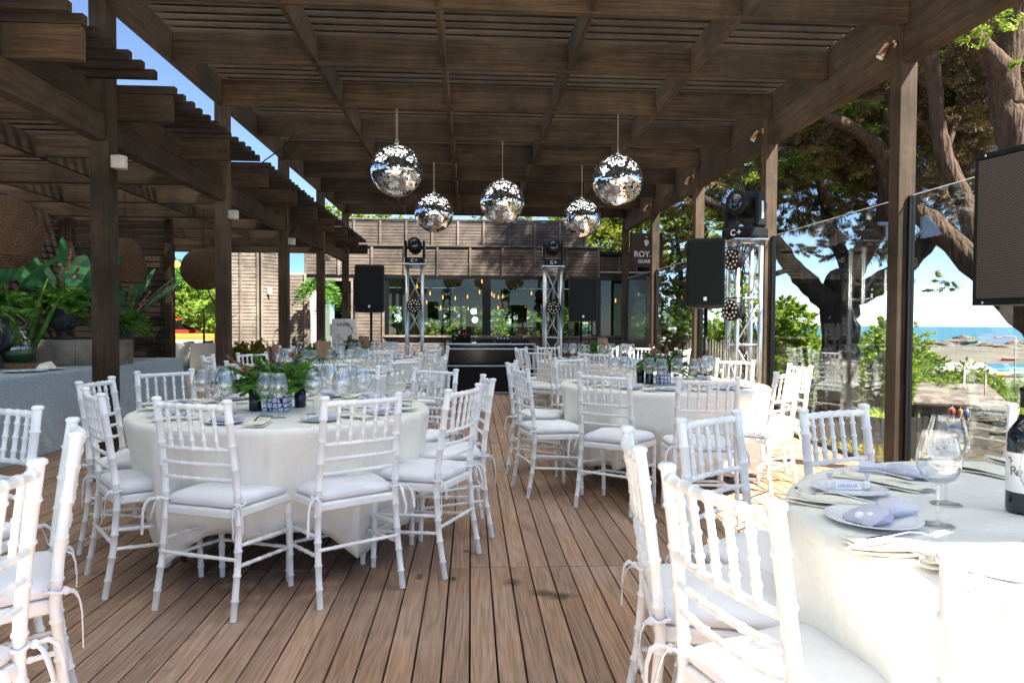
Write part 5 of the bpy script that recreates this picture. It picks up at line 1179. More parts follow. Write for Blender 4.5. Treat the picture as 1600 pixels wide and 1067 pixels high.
blobs = [rb(1120, 300, 14.2, (1.3, 1.6, .55)), rb(1180, 250, 14.5, (1.6, 1.8, .8)), rb(1270, 300, 15, (1.5, 1.4, .7)), rb(1250, 190, 14.5, (1.8, 1.8, 1.1)), rb(1340, 140, 15, (1.8, 1.8, 1.3)), rb(1330, 320, 15.3, (1.2, 1.4, .5)), rb(1390, 370, 15.6, (1.1, 1.2, .45)),
         rb(1420, 220, 15.2, (1.6, 1.6, 1.1)), rb(1450, 80, 15, (1.8, 1.8, 1.3)), rb(1290, 60, 15, (2, 2, 1.2)), rb(1500, 300, 15.5, (1.4, 1.5, .8)), rb(1560, 160, 15, (1.8, 1.8, 1.3)), rb(1225, 375, 15.5, (1.1, 1.3, .35)), rb(1110, 370, 15, (.9, 1.2, .35)), rb(1350, 385, 16, (1.2, 1.3, .4)), rb(1230, 340, 15.5, (1.2, 1.4, .4)), rb(1300, 250, 14.6, (1.6, 1.6, .9)), rb(1350, 220, 16, (1.8, 1.6, 1.1)), rb(1430, 330, 16, (1.3, 1.3, .6)), rb(1550, 60, 15.5, (2.2, 1.8, 1.4)), rb(1300, -120, 15, (3, 3, 1.8)), rb(1500, -100, 15, (3, 3, 2))]
fastmesh('dead_twigs', sprays(rng, blobs, 5200, 95, .16, .015, 0, .6), 'cypb', t1)
fastmesh('crown', sprays(rng, blobs, 2600, 90, .12, .022, .05, .4), 'cyp', t1)
# --- leaning cypress rooted outside the right edge
t2 = empty('cypress_tree', (10.6, 9.6, -.8), 0, 'reddish leaning cypress behind the right edge loudspeaker', 'tree', 'trees beyond the glass'); o1 = t2.location
LB = [([(1760, 700, 9.6), (1700, 590, 10), (1600, 488, 10.6), (1520, 408, 11.2), (1440, 335, 11.8), (1400, 300, 12.2)], .34, .15),
      ([(1690, 580, 10), (1640, 450, 10.2), (1592, 300, 10.4), (1580, 200, 10.4), (1568, 130, 10.4), (1600, -20, 10.2)], .26, .20),
      ([(1530, 415, 11.2), (1512, 330, 11.4), (1478, 251, 11.6), (1466, 190, 11.6), (1455, 90, 11.6), (1440, -30, 11.6)], .17, .10),
      ([(1580, 165, 10.4), (1560, 105, 10.3), (1530, 70, 10.2), (1500, 40, 10), (1470, -40, 9.9)], .19, .12),
      ([(1478, 240, 11.6), (1500, 180, 12), (1540, 150, 12.5)], .06, .03), ([(1470, 150, 11.6), (1430, 120, 12), (1380, 100, 12.6)], .05, .02)]
for i, (p_, a, b) in enumerate(LB): mb = MB(); limb(mb, [rel(at(*q)) for q in p_], a, b, 14, i+31); mb.build('trunk' if i < 2 else 'limb', 'trunk', t2, True)
blobs = [rb(1440, 60, 12.5, (1.2, 1.2, .9)), rb(1500, 170, 13, (1.2, 1.2, .7)), rb(1540, 280, 13, (1.1, 1.2, .7)), rb(1440, 230, 13, (.9, 1.2, .7)), rb(1450, 300, 12.8, (.7, .9, .35)), rb(1540, -60, 12, (2, 2, 1)), rb(1650, 150, 12.5, (1.4, 1.5, 1.2))]
fastmesh('dead_twigs', sprays(rng, blobs, 1500, 90, .14, .013, 0, .6), 'cypb', t2)
fastmesh('crown', sprays(rng, [rb(1545, 45, 9.2, (.5, .6, .4)), rb(1590, 20, 9.0, (.6, .6, .45)), rb(1640, 60, 9, (.6, .6, .4)), rb(1470, 440, 13, (.6, .8, .16)), rb(1440, 425, 13, (.5, .6, .15)), rb(1500, 455, 13, (.5, .6, .14)), rb(1545, -60, 12, (2, 2, 1))], 330, 75, .085, .022, .1, .4), 'shrub', t2)
# --- further trees
def tree(px, py_base, Y, blobs_px, seed, label, name='cypress_tree', mt='cyp', n=500, per=60, ls=.12, lw=.04, r0_=.22, group='trees beyond the glass', limbs=4, base_z=None):
    global o1
    b_ = at(px, py_base, Y); b_.z = ground_z(b_.x, Y)-.1 if base_z is None else base_z
    t_ = empty(name, b_, 0, label, 'tree' if 'tree' in name else 'shrub', group); o1 = b_; rng = np.random.default_rng(seed)
    bl = [rb(a, b, c_, r_) for a, b, c_, r_ in blobs_px]; top = max(bl, key=lambda q: q[0][2])[0]
    mb = MB(); limb(mb, [(0, 0, 0), Vector(top)*.35, Vector(top)*.95], r0_, r0_*.25, 10, seed); mb.build('trunk', 'bark', t_, True)
    for i in range(min(limbs, len(bl))):
        c_ = Vector(bl[i][0]); mb = MB(); limb(mb, [Vector(top)*.3, Vector(top)*.3*.5+c_*.55, c_], r0_*.4, r0_*.1, 8, seed+i); mb.build('limb', 'bark', t_, True)
    fastmesh('crown', sprays(rng, bl, n, per, ls, lw, .1, .35), mt, t_); return t_
tree(1052, 560, 22, [(1052, 330, 22, (1.3, 1.3, .5)), (1062, 385, 22, (1.3, 1.4, .5)), (1045, 430, 22, (1.2, 1.3, .5)), (1060, 475, 22, (1.1, 1.2, .4)), (1045, 515, 22, (.9, 1, .35)), (1090, 350, 23, (1.0, 1.2, .5)), (1040, 270, 23, (1.5, 1.5, .7)), (1100, 260, 24, (1.6, 1.6, .7))], 41, 'light green cypress with layered branches right of the building', n=1900, per=80, ls=.10, lw=.032)
tree(965, 560, 30, [(945, 375, 29, (1.3, 1.2, .55)), (930, 355, 30, (1.1, 1.2, .5)), (965, 350, 30, (1.2, 1.2, .6)), (985, 330, 30, (1.6, 1.4, .8)), (900, 342, 31, (1.0, 1, .3)), (850, 343, 32, (1.3, 1, .22)), (780, 345, 33, (1.6, 1, .16)), (1000, 400, 30, (1.4, 1.2, .6))], 42, 'yellow green cypress showing above the right end of the building', n=1500, per=80, ls=.12, lw=.04, base_z=-.6)
tree(585, 560, 42, [(520, 338, 42, (1.4, 1.4, .6)), (570, 340, 42, (1.6, 1.4, .45)), (612, 344, 42, (1.3, 1.2, .35)), (545, 352, 42, (2, 1.5, .8))], 43, 'round topped tree above the left end of the roof', 'broadleaf_tree', 'shrub', 260, 55, .14, .09, base_z=-.6, group='trees behind the building')
# sunlit shrubs beyond the glass
def shrub(px, Y, top, wpx, seed, label, ls=.13, lw=.05, n=320, mt='shrub', per=80):
    g_ = ground_z((px-736)*Y/1067, Y); py_b = 507+(CAMH-g_)*1067/Y; k = Y/1067; rng = np.random.default_rng(seed); bl = []
    n = int(n*1.8)
    for i in range(13):
        x = px+rng.uniform(-.42, .42)*wpx; hh = (1-((x-px)/(wpx*.62))**2); y = py_b-(py_b-top)*hh*rng.uniform(.25, .86); bl.append((x, y, Y+rng.uniform(-.5, .5)*wpx*k*.5, (wpx*k*.24, wpx*k*.24, max(.25, (py_b-top)*k*.19))))
    return tree(px, py_b, Y, bl, seed, label, 'shrub', mt, n, per, ls, lw, .08, 'sunlit shrubs below the cypress')
shrub(1232, 26, 462, 95, 51, 'tall sunlit conifer shrub left of the forked trunk', n=420)
shrub(1275, 30, 500, 90, 52, 'green shrub just left of the forked trunk, farther back')
shrub(1365, 24, 478, 90, 53, 'bushy green shrub right of the forked trunk', n=420)
shrub(1440, 66, 528, 130, 54, 'wide green shrub right of the nearest glass frame', .24, .10, 480)
shrub(1490, 68, 560, 120, 55, 'rounded bright green bush above the hut roof', .22, .10, 420)
shrub(1540, 70, 578, 90, 56, 'rounded green bush behind the flags', .24, .12, 300)
shrub(1590, 74, 590, 90, 57, 'pale green bush at the right edge above the hut', .24, .12, 300)
shrub(1415, 70, 500, 90, 61, 'distant green bush behind the hut', .24, .12, 260)
shrub(1075, 27, 470, 90, 58, 'green shrub under the far loudspeaker', .13, .05, 300); shrub(1130, 30, 500, 90, 59, 'green shrub behind the large truss', .13, .05, 300); shrub(1045, 21, 525, 70, 60, 'yellow green shrub beside the far glass', .10, .04, 260, 'succ')
tree(1165, 560, 26, [(1150, 470, 26, (1.2, 1.2, .5)), (1180, 500, 26, (1.2, 1.2, .5)), (1160, 440, 27, (1, 1, .4))], 46, 'small green tree behind the large truss tower', 'broadleaf_tree', 'shrub', 200, 55, .12, .05)
# ground cover, stones, low fence beyond the glass
rng = np.random.default_rng(9)
def cover(name, pts, n, ls, lw, m_, label=None):
    P = np.array([(x+rng.normal()*sx, y+rng.normal()*sy) for (x, y, sx, sy) in pts for _ in range(n//len(pts))]); P = P[(P[:, 0] > 3.75)]; Z = np.array([ground_z(x, y)+.05 for x, y in P])+rng.uniform(0, .14, len(P)); C = np.column_stack([P, Z])
    D = rng.normal(size=C.shape)*[1, 1, .4]+[0, 0, .9]; o = fastmesh(name, leafquads(C, D, rng.uniform(.6, 1.4, len(C))*ls, lw, rng), m_); return tag(o, kind='stuff')
cover('ground_cover', [(5.3, 10.6, .7, .4), (6.6, 10.7, .8, .4), (8, 11, .9, .5), (4.6, 9.6, .4, 1.2), (3.95, 5.6, .12, .5), (4.1, 7.4, .2, .5)], 9000, .12, .04, 'succ')
cover('shrubbery', [(9, 19, 2.5, 1.5), (12, 22, 3, 2), (7, 24, 2, 3), (9, 28, 3, 3), (15, 26, 3, 3), (11, 34, 5, 4)], 16000, .3, .09, 'shrub')
def rock(loc, r_, seed, m_, label, name='rock', group='rocks', cat='rock'):
    rr = random.Random(seed); bm = bmesh.new(); bmesh.ops.create_icosphere(bm, subdivisions=3, radius=1)
    ph = [rr.uniform(0, 6) for _ in range(6)]
    for v in bm.verts:
        k = 1+.16*math.sin(3*v.co.x+ph[0])+.14*math.sin(4*v.co.y+ph[1]+v.co.z*2)+.10*math.sin(7*v.co.z+ph[2])+.07*math.sin(11*v.co.x+9*v.co.y+ph[3])
        v.co = Vector((v.co.x*k*r_[0], v.co.y*k*r_[1], v.co.z*k*r_[2]))
    me = bpy.data.meshes.new(name); bm.to_mesh(me); bm.free(); o = link(name, me, m_); o.location = loc; tag(o, label, cat, group); return o
M['rockd'] = basic('dark bank stone', (.012, .010, .009), (.05, .038, .028), rough=.95, scale=3, bump=1.2, bscale=8, world=True)
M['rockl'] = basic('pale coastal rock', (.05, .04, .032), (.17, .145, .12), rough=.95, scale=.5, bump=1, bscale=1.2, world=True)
M['rockw'] = basic('white painted stone', (.33, .32, .30), (.25, .24, .225), rough=.9, scale=4)
rk = [(1510, 715, 8.6, .42, 'dark flat boulder behind the wine glasses'), (1545, 700, 9.0, .45, 'dark boulder left of the wine bottle'), (1585, 712, 8.6, .5, 'dark boulder behind the wine bottle'), (1530, 742, 7.6, .45, 'nearest dark boulder beyond the glass'), (1575, 750, 7.4, .42, 'dark boulder low beside the bottle'), (1500, 680, 10.2, .40, 'dark boulder farther up the bank'), (1560, 672, 10.6, .5, 'dark boulder on top of the bank'), (1610, 680, 10.2, .5, 'dark boulder on the bank at the right edge'), (1490, 752, 7.2, .32, 'small dark stone beside the glass')]
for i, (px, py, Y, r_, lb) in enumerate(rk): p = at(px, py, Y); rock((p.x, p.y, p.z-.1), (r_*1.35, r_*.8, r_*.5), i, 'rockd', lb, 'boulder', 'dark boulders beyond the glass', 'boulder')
e_ = empty('low_fence', (4.6, 8.9, -.7), 0, 'low dark board fence outside the nearest glass pane', 'fence')
for i in range(22):
    x = i*.085; MB().box(x, x+.078, -.012, .012, 0, .70+.012*math.sin(i*2.2)).build('board', 'fenceblack', e_)
MB().box(-.02, 1.9, .013, .04, .5, .57).build('rail', 'fenceblack', e_); MB().box(-.02, 1.9, .013, .04, .12, .19).build('rail', 'fenceblack', e_)
for i, (px, py, Y, r_) in enumerate([(1063, 525, 26, .9), (1085, 523, 27, .6), (1040, 530, 24, .5)]): p = at(px, py, Y); rock(p, (r_, r_*.7, r_*.35), 60+i, 'rockw', ['large pale stone beneath the far loudspeaker', 'smaller pale stone right of the large pale one', 'smallest pale stone beside the far glass'][i], 'stone', 'pale stones beyond the far glass', 'stone')
# weathered picket fence and low terrace wall, far right of the building
a_, b_ = at(1060, 560, 24), at(1190, 560, 24); e_ = empty('picket_fence', (a_.x, 24, ground_z(a_.x, 24)), 0, 'weathered picket fence beyond the large truss tower', 'fence'); hgt = at(1060, 532, 24).z-e_.location.z
for i in range(30): x = i*(b_.x-a_.x)/30; MB().box(x, x+.055, -.012, .012, .05, hgt+.06*math.sin(i*1.7)).build('picket', 'slatwall', e_)
for z in (.3, hgt*.8): MB().box(0, b_.x-a_.x, .013, .05, z, z+.07).build('rail', 'slatwall', e_)
c = at(1120, 519, 33); c2_ = at(1200, 519, 33); e_ = empty('garden_shed', (c.x, 33, -.8), 0, 'dark low garden shed with pale roof edge behind the large truss', 'shed'); ww_ = c2_.x-c.x+.6
bx(MB(), -1.6, ww_, 0, 3, 0, c.z+.7).build('wall', 'slatwall', e_); bx(MB(), -1.8, ww_+.2, -.3, 3.2, c.z+.71, c.z+.83).build('roof', 'conc', e_); MB().lathe([(.10, 0), (.10, .45), (.16, .46), (.16, .52), (.02, .6)], 12, (-.0, 1, c.z+.83)).build('vent_pipe', 'alu', e_)
# sunlit hut with posts
hb = at(1478, 665, 60); hz = ground_z(hb.x, 60)-.1; hb.z = hz
ht = empty('beach_hut', hb, R(-22), 'weathered grey hut with a pitched roof and open veranda down the hill', 'hut')
top_z = at(1470, 607, 60).z-hz; ev = at(1470, 629, 60).z-hz
MB().box(-5.2, 1.2, .8, 4.5, 0, ev+.3).build('wall', 'slatwall', ht)
mb = MB(); mb.add([(-5.8, -1.6, ev-.1), (4.6, -1.6, ev-.1), (4.6, 4.9, top_z), (-5.8, 4.9, top_z), (-5.8, -1.6, ev+.06), (4.6, -1.6, ev+.06), (4.6, 4.9, top_z+.16), (-5.8, 4.9, top_z+.16)], [(3, 2, 1, 0), (4, 5, 6, 7), (0, 1, 5, 4), (1, 2, 6, 5), (2, 3, 7, 6), (3, 0, 4, 7)]); mb.build('roof', 'slatwall', ht)
for x in (-5.3, -3.4, -1.5, .4, 2.3, 4.2): MB().box(x-.08, x+.08, -1.3, -1.14, 0, ev-.08).build('post', 'woodz', ht)
for z in (.35, .7, 1.05): MB().box(.5, 4.2, -1.26, -1.2, z, z+.09).build('rail', 'slatwall', ht)
for x in (-4, -2.1): MB().box(x, x+.9, .78, .81, .9, 1.8).build('window', 'blackgloss', ht)
p = at(1575, 640, 56); dk2 = empty('viewing_deck', (p.x, 56, ground_z(p.x, 56)), R(-10), 'weathered railed deck right of the hut', 'deck platform'); dh = at(1575, 668, 56).z-dk2.location.z
MB().box(-3, 5, -1, 2, dh-.25, dh).build('floor', 'slatwall', dk2)
for x in (-2.9, -1.2, .5, 2.2, 3.9): MB().box(x, x+.1, -1, -.9, 0, dh+1.0).build('post', 'slatwall', dk2)
for z in (.35, .65, .95): MB().box(-3, 5, -1.03, -1.0, dh+z, dh+z+.08).build('rail', 'slatwall', dk2)
# feather flags, street lamp, boat, gazebo, parasol
def flag(px, y0, y1, Y, mt, label):
    b_ = at(px, y1, Y); z1_ = at(px, y0, Y).z; e_ = empty('feather_flag', b_, 0, label, 'flag', 'feather flags on the slope'); H_ = z1_-b_.z
    P = [(0, 0, 0), (0, 0, H_*.4), (-.05*H_*.3, 0, H_*.8), (.02, 0, H_)]; MB().tube(P, .03, 6).build('pole', 'black', e_)
    vs = []; n = 14
    for i in range(n+1):
        t = i/n; z = H_*(.18+.8*t); w_ = H_*.075*math.sin(math.pi*min(1, .25+t*.8)); vs += [(0.02, 0, z), (w_, .05*math.sin(t*7), z), (w_, .05*math.sin(t*7)+.01, z), (.02, .01, z)]
    fs = []
    for i in range(n): a = i*4; fs += [(a, a+1, a+5, a+4), (a+3, a+7, a+6, a+2), (a+1, a+2, a+6, a+5)]
    MB().add(vs, fs).build('banner', mt, e_)
flag(1505, 567, 612, 62, 'letter', 'white feather flag left of the dark one above the hut'); flag(1538, 566, 618, 60, basic('brown flag cloth', (.16, .07, .05), (.5, .45, .42), scale=2.5), 'brown and white feather flag above the hut')
b_ = at(1585, 612, 75); b_.z = ground_z(b_.x, 75); e_ = empty('street_lamp', b_, 0, 'tall pale street lamp standing above the beach', 'street lamp'); H_ = at(1585, 525, 75).z-b_.z
MB().tube([(0, 0, 0), (0, 0, H_)], [.11, .06], 8).build('pole', 'conc', e_, True); MB().tube([(0, 0, H_-.1), (-1.0, 0, H_-.02), (-1.9, 0, H_-.1)], .05, 6).build('arm', 'conc', e_, True); MB().box(-2.5, -1.7, -.15, .15, H_-.22, H_-.08).build('lamp_head', 'conc', e_, bevel=.04)
def boat(px, py, Y, L, col, label, rz=0):
    b_ = at(px, py, Y); e_ = empty('fishing_boat', (b_.x, Y, ground_z(b_.x, Y)), rz, label, 'boat', 'boats on the beach'); vs = []; n = 16
    for i in range(n+1):
        t = i/n; x = (t-.5)*L; w_ = .95*math.sin(math.pi*(.12+.76*t))**.6; sh_ = .9+.5*(2*t-1)**2; vs += [(x, -w_, sh_), (x, -w_*.6, .15), (x, 0, 0), (x, w_*.6, .15), (x, w_, sh_), (x, w_*.88, sh_-.02), (x, w_*.5, .35), (x, 0, .28), (x, -w_*.5, .35), (x, -w_*.88, sh_-.02)]
    fs = []
    for i in range(n):
        for k in range(10): a = i*10+k; b2 = i*10+(k+1) % 10; fs.append((a, b2, b2+10, a+10))
    fs += [tuple(range(10))[::-1], tuple(range(n*10, n*10+10))]
    MB().add(vs, fs).build('hull', col, e_, True); MB().box(-L*.47, L*.47, .93, 1.0, .8, .98).build('gunwale', 'letter', e_)
    for x in (-L*.2, L*.15): MB().box(x-.15, x+.15, -.7, .7, .62, .68).build('thwart', 'slab', e_)
boat(1566, 590, 134, 9.5, basic('orange boat paint', (.62, .26, .03), (.5, .2, .03), rough=.4, scale=1), 'orange fishing boat on the sand right of the flags'); boat(1604, 588, 136, 7, basic('yellow boat paint', (.6, .42, .06), rough=.4), 'yellow boat at the right edge of the beach', .1); boat(1576, 553, 205, 5, basic('red boat paint', (.3, .05, .03), rough=.4), 'small dark red boat by the lagoon')
p = at(1505, 588, 118); e_ = empty('beach_tent', (p.x, 118, ground_z(p.x, 118)), 0, 'white beach tent behind the flags', 'tent')
MB().add([(-5, -2, 2.2), (5, -2, 2.2), (5, 2, 2.2), (-5, 2, 2.2), (-3.5, 0, 3.6), (3.5, 0, 3.6)], [(0, 1, 5, 4), (2, 3, 4, 5), (1, 2, 5), (3, 0, 4), (3, 2, 1, 0)]).build('canopy', 'letter', e_)
for x in (-4.8, 4.8):
    for y in (-1.8, 1.8): MB().box(x-.06, x+.06, y-.06, y+.06, 0, 2.19).build('pole', 'conc', e_)
p = at(1592, 585, 112); e_ = empty('parasol', (p.x, 112, ground_z(p.x, 112)), 0, 'dark green parasol on the beach at the right edge', 'parasol'); MB().tube([(0, 0, 0), (0, 0, 2.5)], .04, 6).build('pole', 'conc', e_); MB().lathe([(1.5, 2.0), (.8, 2.4), (.02, 2.6)], 12).build('canopy', basic('green canvas', (.02, .10, .05)), e_)
# coastal rocks
cr2 = [(1412, 541, 205, 9, 2.4), (1424, 541, 200, 5, 1.5), (1471, 539, 212, 10, 3.4), (1496, 538, 215, 12, 5.2), (1508, 537, 216, 10, 6.0), (1525, 538, 216, 9, 4.0), (1480, 540, 208, 8, 2.6), (1555, 541, 205, 9, 2.0), (1575, 544, 200, 10, 2.6), (1590, 541, 205, 11, 4), (1602, 539, 206, 10, 5), (1560, 547, 195, 8, 1.6), (1594, 549, 190, 9, 2), (1608, 552, 185, 9, 2.4), (1455, 541, 205, 6, 1.4), (1540, 540, 212, 6, 1.8)]
wd = ['low', 'small', 'long', 'tall', 'tallest', 'broad', 'flat', 'mossy']
for i, (px, py, Y, w_, h_) in enumerate(cr2):
    p = atz(px, py+1, SEA); k_ = p.y/210; o = rock((p.x, p.y, SEA+h_*.05*k_), (w_*.42*k_, w_*.4*k_, h_*.36*k_), 90+i, 'rockl', None, 'coastal_rock', 'pale rocks along the shore')
    rank = sorted(q[0] for q in cr2).index(px); o['label'] = 'pale coastal rock, '+'first second third fourth fifth sixth seventh eighth ninth tenth eleventh twelfth thirteenth fourteenth fifteenth sixteenth seventeenth'.split()[rank]+' from the left along the shore'; cr2[i] = (px+.001*i, *cr2[i][1:])
def person(loc, h_, shirt, pants, label, rz=0, walk=.12):
    e_ = empty('person', loc, rz, label, 'person', 'people down by the beach'); s = h_/1.75
    V = [(0, 0, .95), (0, 0, 1.2), (0, 0, 1.42), (0, 0, 1.52), (0, .01, 1.62), (0, .01, 1.73), (-.19, 0, 1.40), (-.26, .02, 1.12), (-.25, .10, .88), (.19, 0, 1.40), (.26, -.02, 1.12), (.25, .04, .88), (-.10, 0, .88), (-.11, walk, .48), (-.11, walk*.6, .06), (-.11, walk*.6+.12, .03), (.10, 0, .88), (.11, -walk*.3, .48), (.11, -walk, .06), (.11, -walk+.12, .03)]
    E_ = [(0, 1), (1, 2), (2, 3), (3, 4), (4, 5), (2, 6), (6, 7), (7, 8), (2, 9), (9, 10), (10, 11), (0, 12), (12, 13), (13, 14), (14, 15), (0, 16), (16, 17), (17, 18), (18, 19)]
    rad = [.13, .12, .12, .055, .09, .085, .06, .045, .035, .06, .045, .035, .09, .065, .045, .035, .09, .065, .045, .035]
    me = bpy.data.meshes.new('body'); me.from_pydata([Vector(v)*s for v in V], E_, []); o = bpy.data.objects.new('body', me); COL.objects.link(o); o.parent = e_; md = o.modifiers.new('skin', 'SKIN'); 
    for i, r_ in enumerate(rad): me.skin_vertices[0].data[i].radius = (r_*s, r_*s)
    me.skin_vertices[0].data[0].use_root = True; o.modifiers.new('sub', 'SUBSURF').levels = 1; me.materials.append(basic('skin', (.42, .24, .16), rough=.7))
    MB().lathe([(.15*s, .93*s), (.165*s, 1.1*s), (.19*s, 1.36*s), (.15*s, 1.45*s), (.07*s, 1.49*s)], 12).build('shirt', shirt, e_, True); MB().lathe([(.10*s, .55*s), (.17*s, .7*s), (.16*s, .96*s)], 12, cap=False).build('shorts', pants, e_, True)
    MB().sphere((0, .0, 1.70*s), .10*s, 10, 6, (1, 1.05, .8)).build('hair', basic('dark hair', (.02, .013, .01)), e_, True)
cs = dict(r=basic('red cotton', (.45, .03, .03)), o=basic('orange cotton', (.6, .2, .03)), b=basic('blue cotton', (.05, .12, .35)), w=M['letter'], k=basic('dark cotton', (.03, .03, .04)))
for i, (px, Y, a, b, lb) in enumerate([(1489, 55, 'r', 'k', 'person in a red shirt on the hut veranda'), (1502, 55, 'o', 'b', 'person in an orange shirt by the hut post'), (1512, 56, 'b', 'k', 'person in a blue shirt right of the hut'), (1586, 96, 'k', 'k', 'person in dark clothes below the street lamp'), (1592, 96, 'w', 'b', 'person in a white shirt below the street lamp'), (1555, 125, 'b', 'w', 'distant person in blue near the orange boat'), (1460, 175, 'k', 'r', 'distant person on the sand in front of the rocks'), (1567, 112, 'w', 'k', 'person in white beside the orange boat')]):
    x = at(px, 560, Y).x; z = ground_z(x, Y); person((x, Y, z), 1.72, cs[a], cs[b], lb, i*1.3)
# --- forecourt seen past the buffet: car, tub, planters, pale wall
def car(loc, rz, paint, label):
    e_ = empty('parked_car', loc, rz, label, 'car'); prof = [(-2.0, .35), (-2.05, .75), (-1.95, .98), (-1.2, 1.05), (-.75, 1.42), (.6, 1.46), (1.35, 1.05), (1.95, .98), (2.05, .7), (2.0, .35)]
    n = len(prof); vs = []
    for s, k in ((-1, .80), (-.6, .85), (.6, .85), (1, .80)):
        for x, z in prof: vs.append((x*(1 if abs(s) < 1 else .985), s*(.86 if z < 1.06 else .70), z))
    fs = []
    for j in range(3):
        for i in range(n): a = j*n+i; b2 = j*n+(i+1) % n; fs.append((a, b2, b2+n, a+n))
    fs += [tuple(range(n))[::-1], tuple(range(3*n, 4*n))]; MB().add(vs, fs).build('body', paint, e_, True, .03)
    for s in (-1, 1):
        MB().add([(-1.1, s*.865, 1.06), (1.2, s*.865, 1.06), (.55, s*.735, 1.40), (-.72, s*.735, 1.38)], [(0, 1, 2, 3)]).build('side_window', 'blackgloss', e_)
        for x in (-1.3, 1.3):
            w_ = MB().lathe([(.31, -.1), (.33, -.08), (.33, .08), (.31, .1)], 22).build('tyre', 'black', e_, True); w_.rotation_euler = (R(90), 0, 0); w_.location = (x, s*.78, .33); MB().lathe([(.2, .0), (.2, .102), (.04, .104)], 14).build('rim', 'alu', w_) if s < 0 else MB().lathe([(.2, -.102), (.2, .0)], 14).build('rim', 'alu', w_)
        MB().sphere((-2.0, s*.62, .74), .14, 10, 6, (.3, 1.2, .7)).build('headlight', 'china', e_, True)
    MB().add([(-1.22, -.6, 1.08), (-1.22, .6, 1.08), (-.80, .58, 1.40), (-.80, -.58, 1.40)], [(0, 1, 2, 3)]).build('windscreen', 'blackgloss', e_); MB().box(-2.09, -2.04, -.7, .7, .42, .56).build('bumper', 'black', e_)
car((at(262, 500, 24).x, 24, -.055), R(-100+180), basic('red car paint', (.50, .02, .015), rough=.15, spec=.8), 'red car parked in the forecourt past the buffet')
p = at(300, 560, 20); e_ = empty('planter_tub', (p.x, 20, -.055), 0, 'large white planter tub past the dark slatted wall', 'planter'); MB().lathe([(.42, 0), (.5, .05), (.56, .7), (.58, .78), (.52, .78), (.50, .70), (.02, .68)], 28).build('tub', 'rockw', e_, True)
p = at(283, 500, 21.5); bx(MB(), -.9, .9, -.3, .3, 0, .95).build('box', basic('orange crate plastic', (.55, .22, .03), rough=.5), empty('orange_bin', (p.x, 21.5, -.055), 0, 'orange bin in front of the red car', 'bin'), bevel=.05)
p = at(325, 560, 18.6); pl_ = empty('planter_box', (p.x, 18.6, -.055), 0, 'tan planter box with a drooping pale plant', 'planter'); bx(MB(), -.35, .45, -.3, .3, 0, .75).build('box', 'wallcream', pl_, bevel=.01)
rng = np.random.default_rng(31); fastmesh('drooping_leaves', np.concatenate([fern(rng, (-.1, 0, 1.75), rdir(rng, -.1, .8), rng.uniform(.5, .9), .14, 14, 1.8) for _ in range(34)]), 'leafy', pl_); MB().tube([(-.1, 0, .7), (-.1, 0, 1.8)], .03, 6).build('stem', 'twig', pl_)
def bushy(px, py, Y, r_, seed, label, mt='leafg', n=260, name='shrub', ls=.16, lw=.05, grp='plants in the forecourt'):
    global o1
    b_ = at(px, py, Y); z_ = -.06; e_ = empty(name, (b_.x, Y, z_), 0, label, 'plant', grp); o1 = e_.location; rng = np.random.default_rng(seed); c_ = np.array(rel(b_)); MB().tube([(0, 0, 0), tuple(c_)], [.06, .03], 6).build('stem', 'twig', e_)
    fastmesh('leaves', sprays(rng, [(c_, r_), (c_+[r_[0]*.6, 0, -r_[2]*.5], tuple(v*.6 for v in r_)), (c_+[-r_[0]*.5, 0, r_[2]*.4], tuple(v*.6 for v in r_))], n, 50, ls, lw, .2, .6), mt, e_)
bushy(288, 462, 26, (1.1, 1, 1.1), 71, 'dark green bush behind the red car', 'leafg', 300); bushy(335, 455, 25, (.9, .9, .9), 72, 'olive bush right of the red car', 'leafg', 260); bushy(325, 485, 24, (.9, .7, .8), 73, 'low green bush beside the red car', 'leafy', 160); bushy(262, 480, 28, (1.6, 1, 1.6), 76, 'big green bush at the back of the forecourt', 'leafg', 260)
p = at(300, 500, 30); e_ = empty('far_house', (p.x, 30, -.06), 0, 'pale house with blue upper band beyond the forecourt', 'house'); bx(MB(), -9, 5, 0, 4, 0, 3.2).build('wall', 'rockw', e_); bx(MB(), -9.2, 5.2, -.3, 4.2, 3.2, 3.45).build('roof_edge', 'wallcream', e_); bx(MB(), -9, 5, .3, 4, 3.45, 4.6).build('upper_band', basic('blue painted wall', (.10, .22, .45)), e_)
for x in (-7, -4, -1, 2): bx(MB(), x, x+1.2, -.02, .0, 1.0, 2.3).build('window', 'blackgloss', e_)
# flowering bushes and climbing twigs along the pale bay
bushy(392, 572, 14.6, (.45, .3, .40), 74, 'yellow leaved bush in front of the pale bay', 'succ', 200, ls=.09, lw=.05, grp='bushes along the bay'); bushy(425, 575, 15.4, (.4, .3, .35), 75, 'small yellow bush right of the first at the pale bay', 'succ', 160, ls=.09, lw=.05, grp='bushes along the bay')
tw = empty('bare_twig_tree', (at(345, 560, 14.5).x, 14.5, -.0), 0, 'bare twisting shrub against the pale bay', 'plant'); o1 = tw.location; rr = random.Random(3)
mb = MB(); st_ = limb(mb, [(0, 0, 0), (.08, 0, .7), (.02, 0, 1.3), (-.25, .0, 1.9), (-.3, 0, 2.3)], .035, .012, 7, 2); mb.build('stem', 'twig', tw, True)
for i in range(12):
    q = st_[random.randint(8, len(st_)-1)]; mb = MB(); d = Vector((rr.uniform(-.5, .5), rr.uniform(-.2, .2), rr.uniform(.1, .5))); limb(mb, [q, q+d*.5+Vector((rr.uniform(-.1, .1), 0, 0)), q+d], .012, .004, 5, i); mb.build('twig', 'twig', tw)
